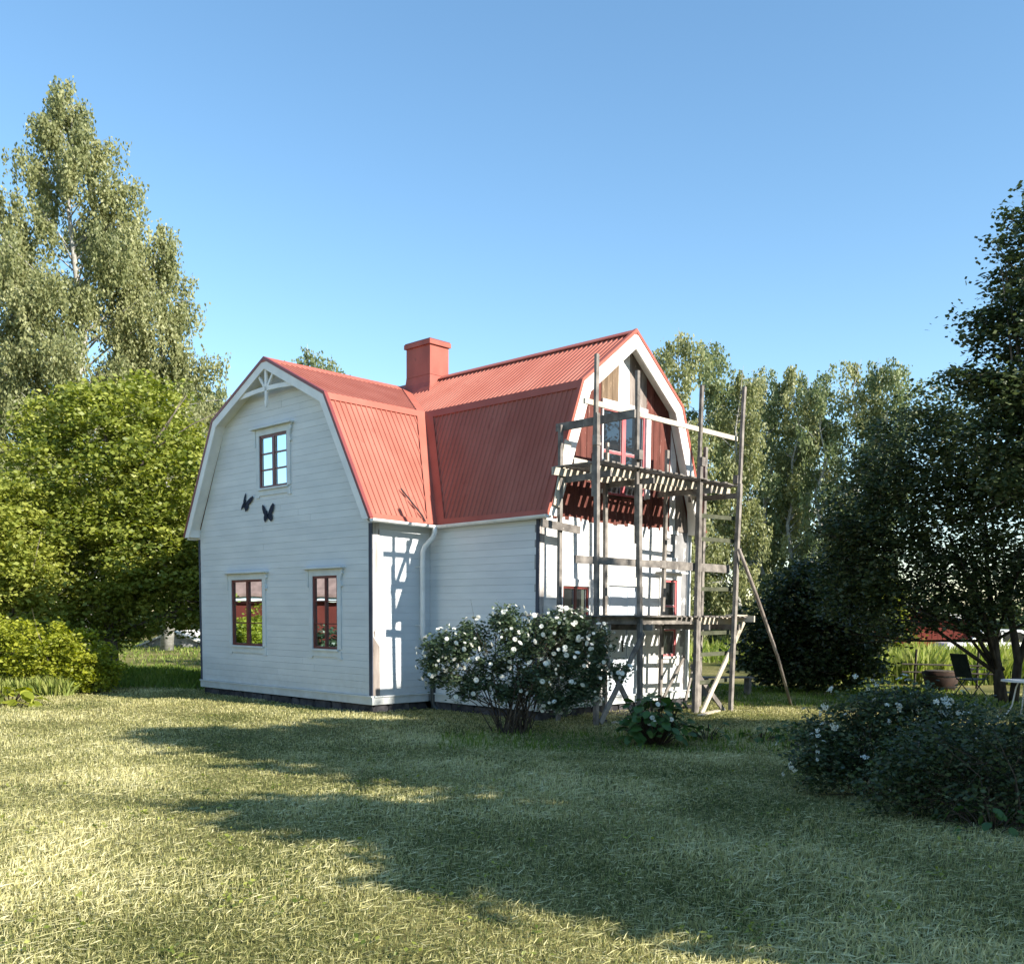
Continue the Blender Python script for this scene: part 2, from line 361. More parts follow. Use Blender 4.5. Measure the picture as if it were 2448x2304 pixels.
profA = [(-.25, ZE), (1.10, ZK), (WA/2, ZRA), (WA-1.07, ZK), (WA+.24, ZE-.02)]                 # (u, z)
VB0, VB1 = LA-.06, LA+WB+.10
profB = [(VB0, ZE), (LA+.82, ZK), (LA+WB/2, ZRB), (LA+WB-.80, ZK), (VB1, ZE)]                # (v, z)

def offset(pts, d):
    """inward (downward) parallel polyline of an open roof profile"""
    out = []; n = len(pts)
    def nrm(a, b):
        dx, dz = b[0]-a[0], b[1]-a[1]; l = math.hypot(dx, dz); return (dz/l, -dx/l)
    for i, p in enumerate(pts):
        ns = []
        if i > 0: ns.append(nrm(pts[i-1], p))
        if i < n-1: ns.append(nrm(p, pts[i+1]))
        if len(ns) == 1: nx, nz = ns[0]; out.append((p[0]+nx*d, p[1]+nz*d))
        else:
            bx, bz = ns[0][0]+ns[1][0], ns[0][1]+ns[1][1]; l = math.hypot(bx, bz); bx /= l; bz /= l
            c = bx*ns[0][0]+bz*ns[0][1]; out.append((p[0]+bx*d/c, p[1]+bz*d/c))
    return out

def clip(poly, k, lim, keep_less):
    out = []; n = len(poly)
    ins = lambda p: (p[k] <= lim+1e-9) if keep_less else (p[k] >= lim-1e-9)
    for i in range(n):
        a, b = poly[i], poly[(i+1) % n]
        if ins(a): out.append(a)
        if ins(a) != ins(b):
            t = (lim-a[k])/(b[k]-a[k]); out.append((a[0]+t*(b[0]-a[0]), a[1]+t*(b[1]-a[1])))
    return out
def area(p): return abs(sum(p[i][0]*p[(i+1) % len(p)][1]-p[(i+1) % len(p)][0]*p[i][1] for i in range(len(p))))/2 if len(p) > 2 else 0
def subtract(poly, r):
    """convex polygon minus rectangle r = (a0, a1, b0, b1) -> convex pieces"""
    a0, a1, b0, b1 = r; out = []
    L_ = clip(poly, 0, a0, True);
    if area(L_) > 1e-4: out.append(L_)
    R_ = clip(poly, 0, a1, False)
    if area(R_) > 1e-4: out.append(R_)
    m = clip(clip(poly, 0, a0, False), 0, a1, True)
    if len(m) > 2:
        for q in (clip(m, 1, b0, True), clip(m, 1, b1, False)):
            if area(q) > 1e-4: out.append(q)
    return out

def siding(fn, outline, parent, holes, z0, h, mat, rng, d0=-.028, d1=0.0, cuts=2, name='plank', ragged=None):
    zt = max(p[1] for p in outline); k = 0; z = z0
    while z < zt-.01:
        zz = min(z+h-.0022, zt)
        s = clip(clip(outline, 1, z+.0, False), 1, zz, True)
        if ragged: s = ragged(s, z, k)
        if len(s) > 2 and area(s) > 1e-4:
            pieces = [s]
            for hl in holes:
                nx = []
                for p in pieces: nx += subtract(p, hl) if (hl[2] < zz and hl[3] > z) else [p]
                pieces = nx
            fin = []
            for p in pieces:                                     # butt joints along long boards
                a0 = min(q[0] for q in p); a1 = max(q[0] for q in p)
                if a1-a0 > 2.6 and rng.random() < .5 and cuts:
                    c = a0+(a1-a0)*rng.uniform(.25, .75); fin += [clip(p, 0, c-.001, True), clip(p, 0, c+.001, False)]
                else: fin.append(p)
            for p in fin:
                if area(p) < 3e-4: continue
                MB().prism(p, fn, d0, d1+rng.uniform(-.0008, .001), .0016).build(name, mat, parent)
        z += h; k += 1

rng = random.Random(7)
wallA = clip(clip([(p[0], p[1]) for p in offset(profA, .11)] + [], 0, 0, False), 0, WA, True)
wallA = [(0, 0), (0, ZE+.1)] + offset(profA, .11)[1:-1] + [(WA, ZE+.1), (WA, 0)]
ib = offset(profB, .11)
wallB_low = [(LA, 0), (LA, ZE), (LA+WB, ZE), (LA+WB, 0)]
wallB_up = [(LA+.04, ZE), (LA+.10, ZE+.05)] + ib[1:-1] + [(LA+WB-.10, ZE+.05), (LA+WB-.04, ZE)]

WIN1 = (3.64, 4.86, .975, 2.36); WIN2 = (1.04, 1.85, .985, 2.38); WIN3 = (2.68, 3.69, 4.20, 5.255)
WIN4 = (5.00, 5.48, .86, 2.38); WIN5 = (2.00, 2.72, .97, 2.18); WIN6 = (3.06, 4.36, 3.88, 5.44)
DOOR = (3.28, 4.30, .17, 2.20)

gw = MB().prism(wallA, f1, -.10, -.03).build('gable_wall', M['wall_back'], house)
siding(f1, wallA, gw, [WIN1, WIN2, WIN3], 0.166, .1265, M['siding'], rng)
sw = MB().prism([(0, 0), (0, ZE+.15), (LA+.1, ZE+.15), (LA+.1, 0)], f2, -.10, -.03).build('side_wall', M['wall_back'], house)
siding(f2, [(.02, 0), (.02, ZE+.1), (LA-.002, ZE+.1), (LA-.002, 0)], sw, [], 0.166, .1265, M['siding'], rng, cuts=0)
sw3 = MB().prism([(0, 0), (0, ZE+.1), (-LB, ZE+.1), (-LB, 0)], f3, -.10, -.03).build('side_wall', M['wall_back'], house)
siding(f3, [(-.002, 0), (-.002, ZE+.1), (-LB+.02, ZE+.1), (-LB+.02, 0)], sw3, [], 0.166, .1265, M['siding'], rng, cuts=0)
gw4 = MB().prism(wallB_low, f4, -.10, -.032).build('front_wall', M['tornpaper'], house)
def rag(s, z, k):
    if len(s) < 3: return s
    e = 5.53 + (.0 if z > 2.2 else .0) + rng.uniform(-.05, .03)
    if z < 1.0: e = LA+WB-.22+rng.uniform(-.05, .02)
    if z > 2.75: e = 5.30+rng.uniform(-.2, .1)
    return clip(s, 0, e, True)
siding(f4, [(LA+.02, 0), (LA+.02, ZE-.02), (LA+WB, ZE-.02), (LA+WB, 0)], gw4, [WIN4, WIN5, (3.19, 4.41, 0, 2.40)], 0.166, .1265, M['siding_old'], rng, ragged=rag)
# ragged top row of torn boards
for k in range(13):
    a0 = LA+.1+k*.34; a1 = a0+rng.uniform(.22, .33)
    if a1 > LA+WB-.2: break
    MB().prism([(a0, ZE-.06), (a1, ZE-.06), (a1-rng.uniform(0, .05), ZE+rng.uniform(.0, .05)), (a0+rng.uniform(0, .05), ZE+rng.uniform(.0, .06))], f4, -.03, -.004).build('plank', M['siding_old'], gw4)
# walls out of view
MB().prism([(0, 0), (0, ZE+.1), (LA+WB, ZE+.1), (LA+WB, 0)], flf, -.12, 0).build('rear_gable_wall', M['siding'], house)
MB().prism([(-LB, 0), (-LB, ZE+.1), (WA, ZE+.1), (WA, 0)], fbk, -.12, 0).build('rear_wall', M['siding'], house)
MB().prism([(p[0], p[1]) for p in wallB_up], flf, -.12, 0).build('rear_gable_wall', M['siding'], house)

# upper gable of wing B: old vertical boards of uneven width and colour
gb = MB().prism(wallB_up, f4, -.20, -.10).build('upper_gable_wall', M['gable_grey'], house)
a = LA+.04; k = 0
while a < LA+WB-.05:
    wd = rng.uniform(.155, .215); a1 = min(a+wd, LA+WB-.04)
    s = clip(clip(wallB_up, 0, a+.003, False), 0, a1-.003, True)
    for p in subtract(s, (WIN6[0]-.03, WIN6[1]+.03, WIN6[2]-.03, WIN6[3]+.05)):
        mid = (a+a1)/2; zmin = min(q[1] for q in p)
        if area(p) < .002: continue
        if zmin > 5.2: mat = M['siding_old'] if 3.58 < mid < 3.86 else (M['gable_brown'] if mid < 3.6 else M['gable_grey'])
        elif mid > 5.20 : mat = M['siding_old'] if mid < 5.42 else M['gable_grey']
        elif 4.36 < mid < 4.52: mat = M['gable_grey']
        else: mat = M['gable_red']
        MB().prism(p, f4, -.099, -.012+rng.uniform(-.006, .004)).build('board', mat, gb)
    a = a1; k += 1
# horizontal board above the gable window
MB().prism([(4.40, 3.9), (4.50, 3.9), (4.50, 5.48), (4.40, 5.48)], f4, -.02, .022).build('casing_board', M['siding_old'], gb)

# roof sheets ----------------------------------------------------------
def sheet(mapf, nrm, s0, s1, clipf, pitch=.12, rib=.018, flip=1, name='roof_sheet', mat=None, parent=None):
    """trapezoid ribbed metal: mapf(s, t) -> point, t 0 at the eave and 1 at the top; clipf(s) -> (t0, t1)"""
    cols = []; s = s0; cs = []
    prof = [(0, 0), (.50, 0), (.60, 1), (.80, 1), (.90, 0)]
    k = 0
    while True:
        b = s0 + k*pitch
        if b > s1: break
        for f, h in prof:
            x = b+f*pitch
            if x < s1: cs.append((x, h))
        k += 1
    cs.append((s1, 0))
    m = MB(); n = 0
    for x, h in cs:
        t0, t1 = clipf(x)
        for t in (t0, (t0+t1)/2, t1):
            p = mapf(x, t); m.v.append((p[0]+nrm[0]*h*rib, p[1]+nrm[1]*h*rib, p[2]+nrm[2]*h*rib))
    for i in range(len(cs)-1):
        for j in (0, 1): m.f.append((i*3+j, i*3+3+j, i*3+4+j, i*3+1+j))
    return m.build(name, mat or M['roof'], parent or house)
def nseg(p, q):
    dx, dz = q[0]-p[0], q[1]-p[1]; l = math.hypot(dx, dz); return (-dz/l, dx/l) if -dz*0+dx >= 0 else (dz/l, -dx/l)
# wing A (runs along v, profile across u)
def slopeA(i0, i1, lower, right):
    p, q = profA[i0], profA[i1]
    n = nseg(p, q) if right else nseg(q, p)
    if right: nn = (0, n[0], n[1])
    else: nn = (0, n[0], n[1])
    mapf = lambda s, t: (s, p[0]+(q[0]-p[0])*t, p[1]+(q[1]-p[1])*t)
    if lower: v0, v1 = profB[0][0], profB[1][0]
    else:
        v0 = profB[1][0]; v1 = profB[1][0]+(ZRA-ZK)/(ZRB-ZK)*(profB[2][0]-profB[1][0])
    def cf(s):
        if s <= v0: return (0., 1.)
        return (min(1., (s-v0)/(v1-v0)), 1.)
    return sheet(mapf, nn, -OG, v1-.001, cf)
slopeA(0, 1, True, True); slopeA(1, 2, False, True); slopeA(4, 3, True, False); slopeA(3, 2, False, False)
def slopeB(i0, i1, kind, right):
    p, q = profB[i0], profB[i1]
    n = nseg(p, q) if right else nseg(q, p)
    nn = (n[0], 0, n[1])
    mapf = lambda s, t: (p[0]+(q[0]-p[0])*t, s, p[1]+(q[1]-p[1])*t)
    u_end = WA+OG
    out = []
    if kind == 'back': return [sheet(mapf, nn, -LB-.25, u_end, lambda s: (0., 1.))]
    if kind == 'low':  u0, u1 = profA[0][0], profA[1][0]; v0, v1 = profA[4][0], profA[3][0]; tt = 1.
    else: u0, u1 = profA[1][0], profA[2][0]; v0, v1 = profA[3][0], profA[2][0]; tt = (ZRA-ZK)/(ZRB-ZK)
    cf = lambda s: (0., 1.) if s <= u0 else (min(1., (s-u0)/(u1-u0)*tt), 1.)
    if kind == 'low': return [sheet(mapf, nn, -LB-.25, u1-.001, cf)]
    def cf2(s):
        if s <= u0: return (0., 1.)
        if s <= u1: return ((s-u0)/(u1-u0)*tt, 1.)
        if s <= v0: return ((v0-s)/(v0-v1)*tt, 1.)
        return (0., 1.)
    return [sheet(mapf, nn, -LB-.25, u_end, cf2)]
slopeB(0, 1, 'low', True); slopeB(1, 2, 'up', True); slopeB(3, 2, 'back', False); slopeB(4, 3, 'back', False)

# ridge caps, knee flashings, valley flashings
def cap(p, q, w, parent=house, name='ridge_cap', drop=.05, mat=None):
    p = Vector(p); q = Vector(q); d = (q-p).normalized(); s = d.cross(Vector((0, 0, 1))).normalized()
    m = MB(); m.v = [tuple(e+s*k*w+Vector((0, 0, z))) for e in (p, q) for k, z in ((-1, -drop), (0, .035), (1, -drop), (1, -drop-.02), (-1, -drop-.02))]
    m.f = [(0,1,6,5), (1,2,7,6), (2,3,8,7), (4,0,5,9), (3,4,9,8), (0,4,3,2,1), (5,6,7,8,9)]
    return m.build(name, mat or M['roof_trim'], parent)
vA_end = profB[1][0]+(ZRA-ZK)/(ZRB-ZK)*(profB[2][0]-profB[1][0])
cap((-OG-.01, WA/2, ZRA+.01), (vA_end-.05, WA/2, ZRA+.01), .13)
cap((LA+WB/2, -LB-.26, ZRB+.012), (LA+WB/2, WA+OG, ZRB+.012), .13)
def strip(name, mat, *quads, parent=house):
    m = MB()
    for q in quads:
        n = len(m.v); m.v += [tuple(x) for x in q]; m.f.append(tuple(range(n, n+len(q))))
    return m.build(name, mat, parent)
def knee_strip(prof, idx, side, along, s0, s1):
    """folded flashing over a knee: a band down the lower slope, lip up"""
    k = Vector(prof[idx]); lo = Vector(prof[idx+side]); d = (lo-k).normalized()
    n = Vector((-abs(d[1]), abs(d[0]))) if side < 0 else Vector((abs(d[1]), abs(d[0])))
    off = .030
    a = k+n*off+Vector((0, .012)); b = k+d*.14+n*off; c = k-Vector((n[0]*.0, 0))+Vector(((-.0), .0))
    P = (lambda s, q: (s, q[0], q[1])) if along == 'v' else (lambda s, q: (q[0], s, q[1]))
    b2 = b-n*.02
    strip('knee_flashing', M['roof_trim'], (P(s0, a), P(s1, a), P(s1, b), P(s0, b)), (P(s0, b), P(s1, b), P(s1, b2), P(s0, b2)))
knee_strip(profA, 1, -1, 'v', -OG, profB[1][0]); knee_strip(profB, 1, -1, 'u', -LB-.25, profA[1][0])
knee_strip(profA, 3, 1, 'v', -OG, profB[1][0]); knee_strip(profB, 3, 1, 'u', -LB-.25, WA+OG)
# lower eave flashing strips
def eave_strip(prof, idx, nxt, along, s0, s1):
    e = Vector(prof[idx]); u_ = (Vector(prof[nxt])-e).normalized(); n = Vector((-abs(u_[1]), abs(u_[0])))
    if prof[nxt][0] < e[0]: n = Vector((abs(u_[1]), abs(u_[0])))
    a = e+u_*.09+n*.028; b = e-u_*.02+n*.028; c = b-n*.05
    P = (lambda s, q: (s, q[0], q[1])) if along == 'v' else (lambda s, q: (q[0], s, q[1]))
    strip('eave_flashing', M['roof_trim'], (P(s0, a), P(s1, a), P(s1, b), P(s0, b)), (P(s0, b), P(s1, b), P(s1, c), P(s0, c)))
eave_strip(profA, 0, 1, 'v', -OG, VB0-.02); eave_strip(profB, 0, 1, 'u', -LB-.25, profA[0][0]-.02); eave_strip(profB, 4, 3, 'u', -LB-.25, WA+OG)
# valley: flat plates each side of the valley line, lower and upper part
lo = Vector((VB0, profA[0][0], ZE)); kn = Vector((profB[1][0], profA[1][0], ZK)); tp = Vector((vA_end, WA/2, ZRA))
eA = Vector((-1, 0, 0)); eB = Vector((0, -1, 0))
nA1 = Vector((0, -(ZK-ZE), profA[1][0]-profA[0][0])).normalized(); nB1 = Vector((-(ZK-ZE), 0, profB[1][0]-profB[0][0])).normalized()
nA2 = Vector((0, -(ZRA-ZK), WA/2-profA[1][0])).normalized(); nB2 = Vector((-(ZRB-ZK), 0, WB/2-.82)).normalized()
for (b0, b1, na, nb, wA, wB) in ((lo, kn, nA1, nB1, .24, .26), (kn, tp, nA2, nB2, .22, .0)):
    h = .030
    cA0, cA1 = b0+na*h, b1+na*h
    strip('valley_flashing', M['roof_trim'], (cA0+eA*wA, cA0+eA*.02, cA1+eA*.02, cA1+eA*wA))
    if wB: strip('valley_flashing', M['roof_trim'], (b0+nb*h+eB*.02, b0+nb*h+eB*wB, b1+nb*h+eB*wB, b1+nb*h+eB*.02))

# bargeboards, metal edge trim and soffit for both gables
def gable_trim(prof, plane, sgn, mat_edge, mat_barge, wb, name_s='soffit'):
    """plane(a, z, d): d measured outward from the wall"""
    up = offset(prof, -.045); mid = offset(prof, .012); lowb = offset(prof, wb)
    so0 = offset(prof, .09); so1 = offset(prof, .112)
    for i in range(4):
        MB().prism([up[i], up[i+1], mid[i+1], mid[i]], plane, OG-.06, OG+.014).build('edge_trim', mat_edge, house)
        q = [mid[i], mid[i+1], lowb[i+1], lowb[i]]
        if i == 0: q[3] = (q[3][0]+(mid[0][0]-lowb[0][0])*.0, q[0][1]); q[3] = cut_low(lowb[0], lowb[1], mid[0][1])
        if i == 3: q[2] = cut_low(lowb[4], lowb[3], mid[4][1])
        MB().prism(q, plane, OG-.028, OG+.002).build('bargeboard', mat_barge, house)
        MB().prism([so0[i], so0[i+1], so1[i+1], so1[i]], plane, 0, OG-.029).build(name_s, mat_barge, house)
def cut_low(a, b, z):
    t = (z-a[1])/(b[1]-a[1]); return (a[0]+(b[0]-a[0])*t, z)
gable_trim(profA, f1, 1, M['roof_dark'], M['white'], .17)
gable_trim(profB, f4, 1, M['roof_trim'], M['barge'], .24)
# closed box ends at the foot of each gable overhang
MB().prism([(WA+.22, ZE-.02), (WA+.02, ZE-.02), (WA+.02, ZE+.16), (WA+.14, ZE+.16)], f1, -.02, OG-.03).build('eave_return', M['white'], house)
MB().prism([(-.23, ZE+.0), (.30, ZE+.03), (.34, ZE+.6)], f1, .002, OG-.03).build('eave_return', M['white'], house) if False else None
MB().prism([(-.23, ZE+.01), (.02, ZE+.03), (.15, ZE+.38), (.02, ZE+.38)], f1, .002, OG-.03).build('eave_return', M['white'], house)
MB().prism([(LA+WB-.14, ZE-.05), (LA+WB+.06, ZE-.05), (LA+WB-.02, ZE+.6), (LA+WB-.2, ZE+.62)], f4, .0, OG-.03).build('eave_return', M['barge'], house)
# soffit boards below the straight eaves
MB().box((-.0, -.24, ZE-.03), (LA-.03, -.004, ZE-.004)).build('soffit', M['white'], house)
MB().box((LA-.07, -LB, ZE-.03), (LA-.004, -.02, ZE-.004)).build('soffit', M['white'], house)
MB().box((0, WA+.004, ZE-.06), (LA+WB, WA+.2, ZE-.03)).build('soffit', M['white'], house)

# king post ornament in the wing A gable
P1 = lambda a, b: f1(a, b, OG-.05)
orn = MB().beam(P1(WA/2, ZRA-.12), P1(WA/2, 5.86), .075, .04, (1, 0, 0)).build('king_post', M['white'], house)
m = MB(); m.prism([(WA/2-.045, 5.86), (WA/2+.045, 5.86), (WA/2+.03, 5.80), (WA/2, 5.72), (WA/2-.03, 5.80)], f1, OG-.075, OG-.025); m.build('finial', M['white'], house)
cpts = [(WA/2+1.03-i*(2.06/12), 6.00+.05*math.sin(PI*i/12)) for i in range(13)]
m = MB()
for i in range(12): m.prism([cpts[i], cpts[i+1], (cpts[i+1][0], cpts[i+1][1]+.085), (cpts[i][0], cpts[i][1]+.085)], f1, OG-.07, OG-.03)
m.build('collar_tie', M['white'], house)
for s in (-1, 1):
    MB().beam(P1(WA/2+s*.03, 6.10), P1(WA/2+s*.33, 6.45), .055, .035, (1, 0, 0)).build('strut', M['white'], house)

# corner boards, base board, foundation --------------------------------
MB().prism([(0, 1.25), (.155, 1.05), (.155, ZE-.02), (0, ZE-.02)], f2, .001, .022).build('corner_board', M['peel'], house, 'weathered corner board with peeling white paint')
MB().prism([(0, .166), (.155, .166), (.155, 1.049), (0, 1.249)], f2, .001, .0215).build('corner_board', M['gable_grey'], house, 'bare dark lower corner board')
MB().prism([(-.024, .166), (.075, .166), (.075, ZE-.05), (-.024, ZE-.05)], f1, .001, .02).build('corner_board', M['dark_corner'], house, 'dark weathered corner board')
MB().prism([(WA-.0, .166), (WA+.05, .166), (WA+.05, ZE-.06), (WA-.0, ZE-.06)], f1, -.03, .02).build('corner_board', M['dark_corner'], house)
MB().prism([(LA-.02, .166), (LA+.11, .166), (LA+.11, ZE-.02), (LA-.02, ZE-.02)], f4, .001, .024).build('corner_board', M['peel'], house)
MB().prism([(-LB-.024, .166), (-LB+.05, .166), (-LB+.05, ZE-.02), (-LB-.024, ZE-.02)], f3, .001, .022).build('corner_board', M['dark_corner'], house)
def baseboard(fn, a0, a1):
    MB().prism([(a0, 0), (a1, 0), (a1, .14), (a0, .14)], fn, -.03, .028).build('base_board', M['trim'], house)
    MB().prism([(a0, .1405), (a1, .1405), (a1, .163), (a0, .163)], fn, -.03, .052).build('drip_board', M['trim'], house)
baseboard(f1, -.028, WA+.05); baseboard(f2, .02, LA-.06); baseboard(f3, -.03, -LB-.024); baseboard(f4, LA+.001, LA+WB)
fd = MB(); fd.prism([(.04, -.40), (WA-.02, -.40), (WA-.02, -.10), (.04, -.0)], f1, -.5, -.06)
fd.prism([(.04, -.40), (LA, -.40), (LA, -.10), (.04, -.0)], f2, -.5, -.06); fd.prism([(-.04, -.40), (-LB+.04, -.40), (-LB+.04, -.10), (-.04, -.0)], f3, -.5, -.06)
fd.prism([(LA+.04, -.40), (LA+WB, -.40), (LA+WB, -.10), (LA+.04, -.0)], f4, -.5, -.06)
fnd = fd.build('foundation', M['stone'], house)
def stones(fn, a0, a1, dirn=1):
    a = a0
    while a < a1-.15:
        wd = rng.uniform(.28, .62); b = min(a+wd, a1); z0 = -.30; z1 = -.005-rng.uniform(0, .03)
        c = .04
        MB().prism([(a+.01+c, z0), (b-.01-c, z0), (b-.01, z0+c), (b-.012, z1-c), (b-.012-c, z1), (a+.01+c, z1), (a+.01, z1-c), (a+.01, z0+c)], fn, -.1, rng.uniform(-.045, .0)).build('stone', M['stone'], fnd)
        a = b
stones(f1, 0, WA); stones(f2, .02, LA); stones(lambda a, b, d: f3(-a, b, d), 0.02, LB); stones(f4, LA, LA+WB)

# windows ---------------------------------------------------------------
def window(fn, r, cols, rows, frame_mat, casing_mat, parent, casing=.115, mull=.055, munt=.022, brackets=True, cap_=True, curtain=None, bead=True, skirt=True, dep=0.0):
    a0, a1, z0, z1 = r; R = lambda A0, A1, B0, B1: [(A0, B0), (A1, B0), (A1, B1), (A0, B1)]
    wn = MB()
    c = casing
    wn.prism(R(a0-c, a0, z0-.0, z1+.0), fn, -.03, .026); wn.prism(R(a1, a1+c, z0, z1), fn, -.03, .026)
    wn.prism(R(a0-c, a1+c, z1+.0005, z1+.13), fn, -.03, .028)
    root = wn.build('window', casing_mat, house)
    if skirt:
        MB().prism(R(a0-c+.001, a1+c-.001, z0-.15, z0-.0405), fn, -.03, .022).build('apron', casing_mat, root)
        for s in (a0-c-.012, a1+.012): MB().prism(R(s, s+c, z0-.19, z0-.1505), fn, -.03, .026).build('casing_foot', casing_mat, root)
        MB().prism(R(a0-.03, a1+.03, z0-.04, z0-.0005), fn, -.03, .055).build('sill', casing_mat, root)
    if cap_:
        MB().prism(R(a0-c-.12, a1+c+.12, z1+.1305, z1+.16), fn, -.03, .115).build('window_cap', casing_mat, root)
    if brackets:
        for s, sg in ((a0-c+.002, -1), (a1+c-.002, 1)):
            m = MB(); pr = [(0, .13), (0, -.22), (.035, -.215), (.05, -.19), (.035, -.16), (.02, -.10), (.035, -.02), (.075, .04), (.06, .08), (.10, .13)]
            for i in range(len(pr)-3):
                pass
            # S-shaped bracket standing out sideways from the casing
            left = [(0, b) for (_, b) in pr]
            edge = pr[2:]
            for i in range(len(edge)-1):
                p, q = edge[i], edge[i+1]
                if q[1] <= p[1]: continue
                m.prism([(s, z1+p[1]), (s+sg*p[0], z1+p[1]), (s+sg*q[0], z1+q[1]), (s, z1+q[1])], fn, .0, .045)
            m.build('bracket', casing_mat, root)
    fw = .045
    fr = MB()
    fr.prism(R(a0+.001, a0+fw, z0+.001, z1-.001), fn, -.05+dep, .004+dep); fr.prism(R(a1-fw, a1-.001, z0+.001, z1-.001), fn, -.05+dep, .004+dep)
    fr.prism(R(a0+fw, a1-fw, z0+.001, z0+fw), fn, -.05+dep, .004+dep); fr.prism(R(a0+fw, a1-fw, z1-fw, z1-.001), fn, -.05+dep, .004+dep)
    fr.build('frame', frame_mat, root)
    A0, A1, B0, B1 = a0+fw, a1-fw, z0+fw, z1-fw
    wA_ = (A1-A0)/cols; wB_ = (B1-B0)/rows
    mm = MB()
    for i in range(1, cols):
        x = A0+i*wA_; hw = mull/2; mm.prism(R(x-hw, x+hw, B0, B1), fn, -.045+dep, .008+dep)
    if cols > 1: mm.build('mullion', frame_mat, root)
    for i in range(cols):
        x0 = A0+i*wA_+(mull/2 if i else 0); x1 = A0+(i+1)*wA_-(mull/2 if i < cols-1 else 0)
        for j in range(1, rows):
            z = B0+j*wB_; MB().prism(R(x0+.0005, x1-.0005, z-munt/2, z+munt/2), fn, -.04+dep, -.006+dep).build('muntin', frame_mat, root)
        for j in range(rows):
            za = B0+j*wB_+(munt/2 if j else 0); zb = B0+(j+1)*wB_-(munt/2 if j < rows-1 else 0)
            MB().prism(R(x0, x1, za, zb), fn, -.036+dep, -.028+dep).build('pane', M['glass'], root)
            if bead:
                b = .009; bm = MB()
                bm.prism(R(x0+.0006, x0+b, za+.0006, zb-.0006), fn, -.026+dep, -.020+dep); bm.prism(R(x1-b, x1-.0006, za+.0006, zb-.0006), fn, -.026+dep, -.020+dep)
                bm.prism(R(x0+b, x1-b, za+.0006, za+b), fn, -.026+dep, -.020+dep); bm.prism(R(x0+b, x1-b, zb-b, zb-.0006), fn, -.026+dep, -.020+dep)
                bm.build('glazing_bead', M['curtain'], root)
    return root
window(f1, WIN1, 2, 3, M['window_red'], M['trim'], gw, mull=.075, bead=False)
window(f1, WIN2, 2, 3, M['window_red'], M['trim'], gw, mull=.03, bead=False)
window(f1, WIN3, 2, 3, M['window_red'], M['trim'], gw, mull=.085, bead=True)
window(f4, WIN4, 1, 3, M['window_pink'], M['siding_old'], gw, brackets=False, cap_=True, munt=.03)
window(f4, WIN5, 2, 2, M['window_red'], M['siding_old'], gw, brackets=False, cap_=False, munt=.03)
window(f4, WIN6, 2, 2, M['window_pink'], M['siding_old'], gw, casing=.03, mull=.11, munt=.05, brackets=False, cap_=False, skirt=False, dep=-.02)

# door with overlight board
dm = MB(); R = lambda A0, A1, B0, B1: [(A0, B0), (A1, B0), (A1, B1), (A0, B1)]
d0_, d1_, dz0, dz1 = 3.20, 4.40, .17, 2.22
dr = MB(); dr.prism(R(d0_, d0_+.08, dz0, dz1), f4, -.03, .03); dr.prism(R(d1_-.08, d1_, dz0, dz1), f4, -.03, .03); dr.prism(R(d0_, d1_, dz1+.0005, dz1+.17), f4, -.03, .032)
door = dr.build('door', M['siding_old'], house)
dcx = (d0_+d1_)/2
for k, (x0, x1) in enumerate(((d0_+.082, dcx-.002), (dcx+.002, d1_-.082))):
    MB().prism(R(x0, x1, dz0, dz1-.002), f4, -.03, -.008).build('door_leaf', M['door'], door)
    for (za, zb) in ((.28, .62), (.72, 1.10), (1.2, 1.62), (1.70, 2.12)):
        m = MB(); i = .08
        m.prism(R(x0+i, x1-i, za, zb), f4, -.0075, .006); m.build('door_panel', M['door'], door)
hm = MB(); hm.prism(R(dcx-.055, dcx-.025, .98, 1.20), f4, -.0078, .004); hm.tube([f4(dcx-.04, 1.15, 0), f4(dcx-.04, 1.15, .06), f4(dcx+.07, 1.13, .06)], .009, 6); hm.build('handle', M['iron'], door)
MB().box((3.1, -LB-.50, -.26), (4.5, -LB-.06, -.13)).build('door_step', M['stone'], house)

# gutters, downpipe ------------------------------------------------------
def gutter(p, q, out, r=.058):
    p = Vector(p); q = Vector(q); out = Vector(out); m = MB(); n = 8
    up = Vector((0, 0, 1))
    for e in (p, q):
        for rr in (r, r-.006):
            for k in range(n+1):
                a = PI*k/n; m.v.append(tuple(e - out*math.cos(a)*rr - up*math.sin(a)*rr))
    N_ = n+1
    for k in range(n):
        m.f.append((k, k+1, 2*N_+k+1, 2*N_+k)); m.f.append((N_+k, 3*N_+k, 3*N_+k+1, N_+k+1))
        m.f.append((k, k+1, N_+k+1, N_+k)); m.f.append((2*N_+k, 3*N_+k, 3*N_+k+1, 2*N_+k+1))
    m.f.append((0, N_, 3*N_, 2*N_)); m.f.append((n, 2*N_+n, 3*N_+n, N_+n))
    # end disc
    m.f.append(tuple(range(0, N_))); m.f.append(tuple(range(2*N_, 3*N_)))
    g = m.build('gutter', M['gutter'], house)
    L_ = (q-p).length; d = (q-p).normalized(); k = .35
    while k < L_:
        c = p+d*k; b = MB()
        pts = [c - out*math.cos(PI*i/8)*(r+.004) - up*math.sin(PI*i/8)*(r+.004) for i in range(9)]
        for i in range(8): b.beam(pts[i], pts[i+1], .025, .004, (pts[i]-c))
        b.build('gutter_bracket', M['gutter'], g); k += .62
    return g
gutter((-OG, -.315, ZE-.005), (VB0-.05, -.315, ZE-.03), (0, -1, 0))
gutter((VB0-.065, -.30, ZE-.03), (VB0-.065, -LB-.30, ZE+.0), (-1, 0, 0))
dp = MB(); dp.smooth = True
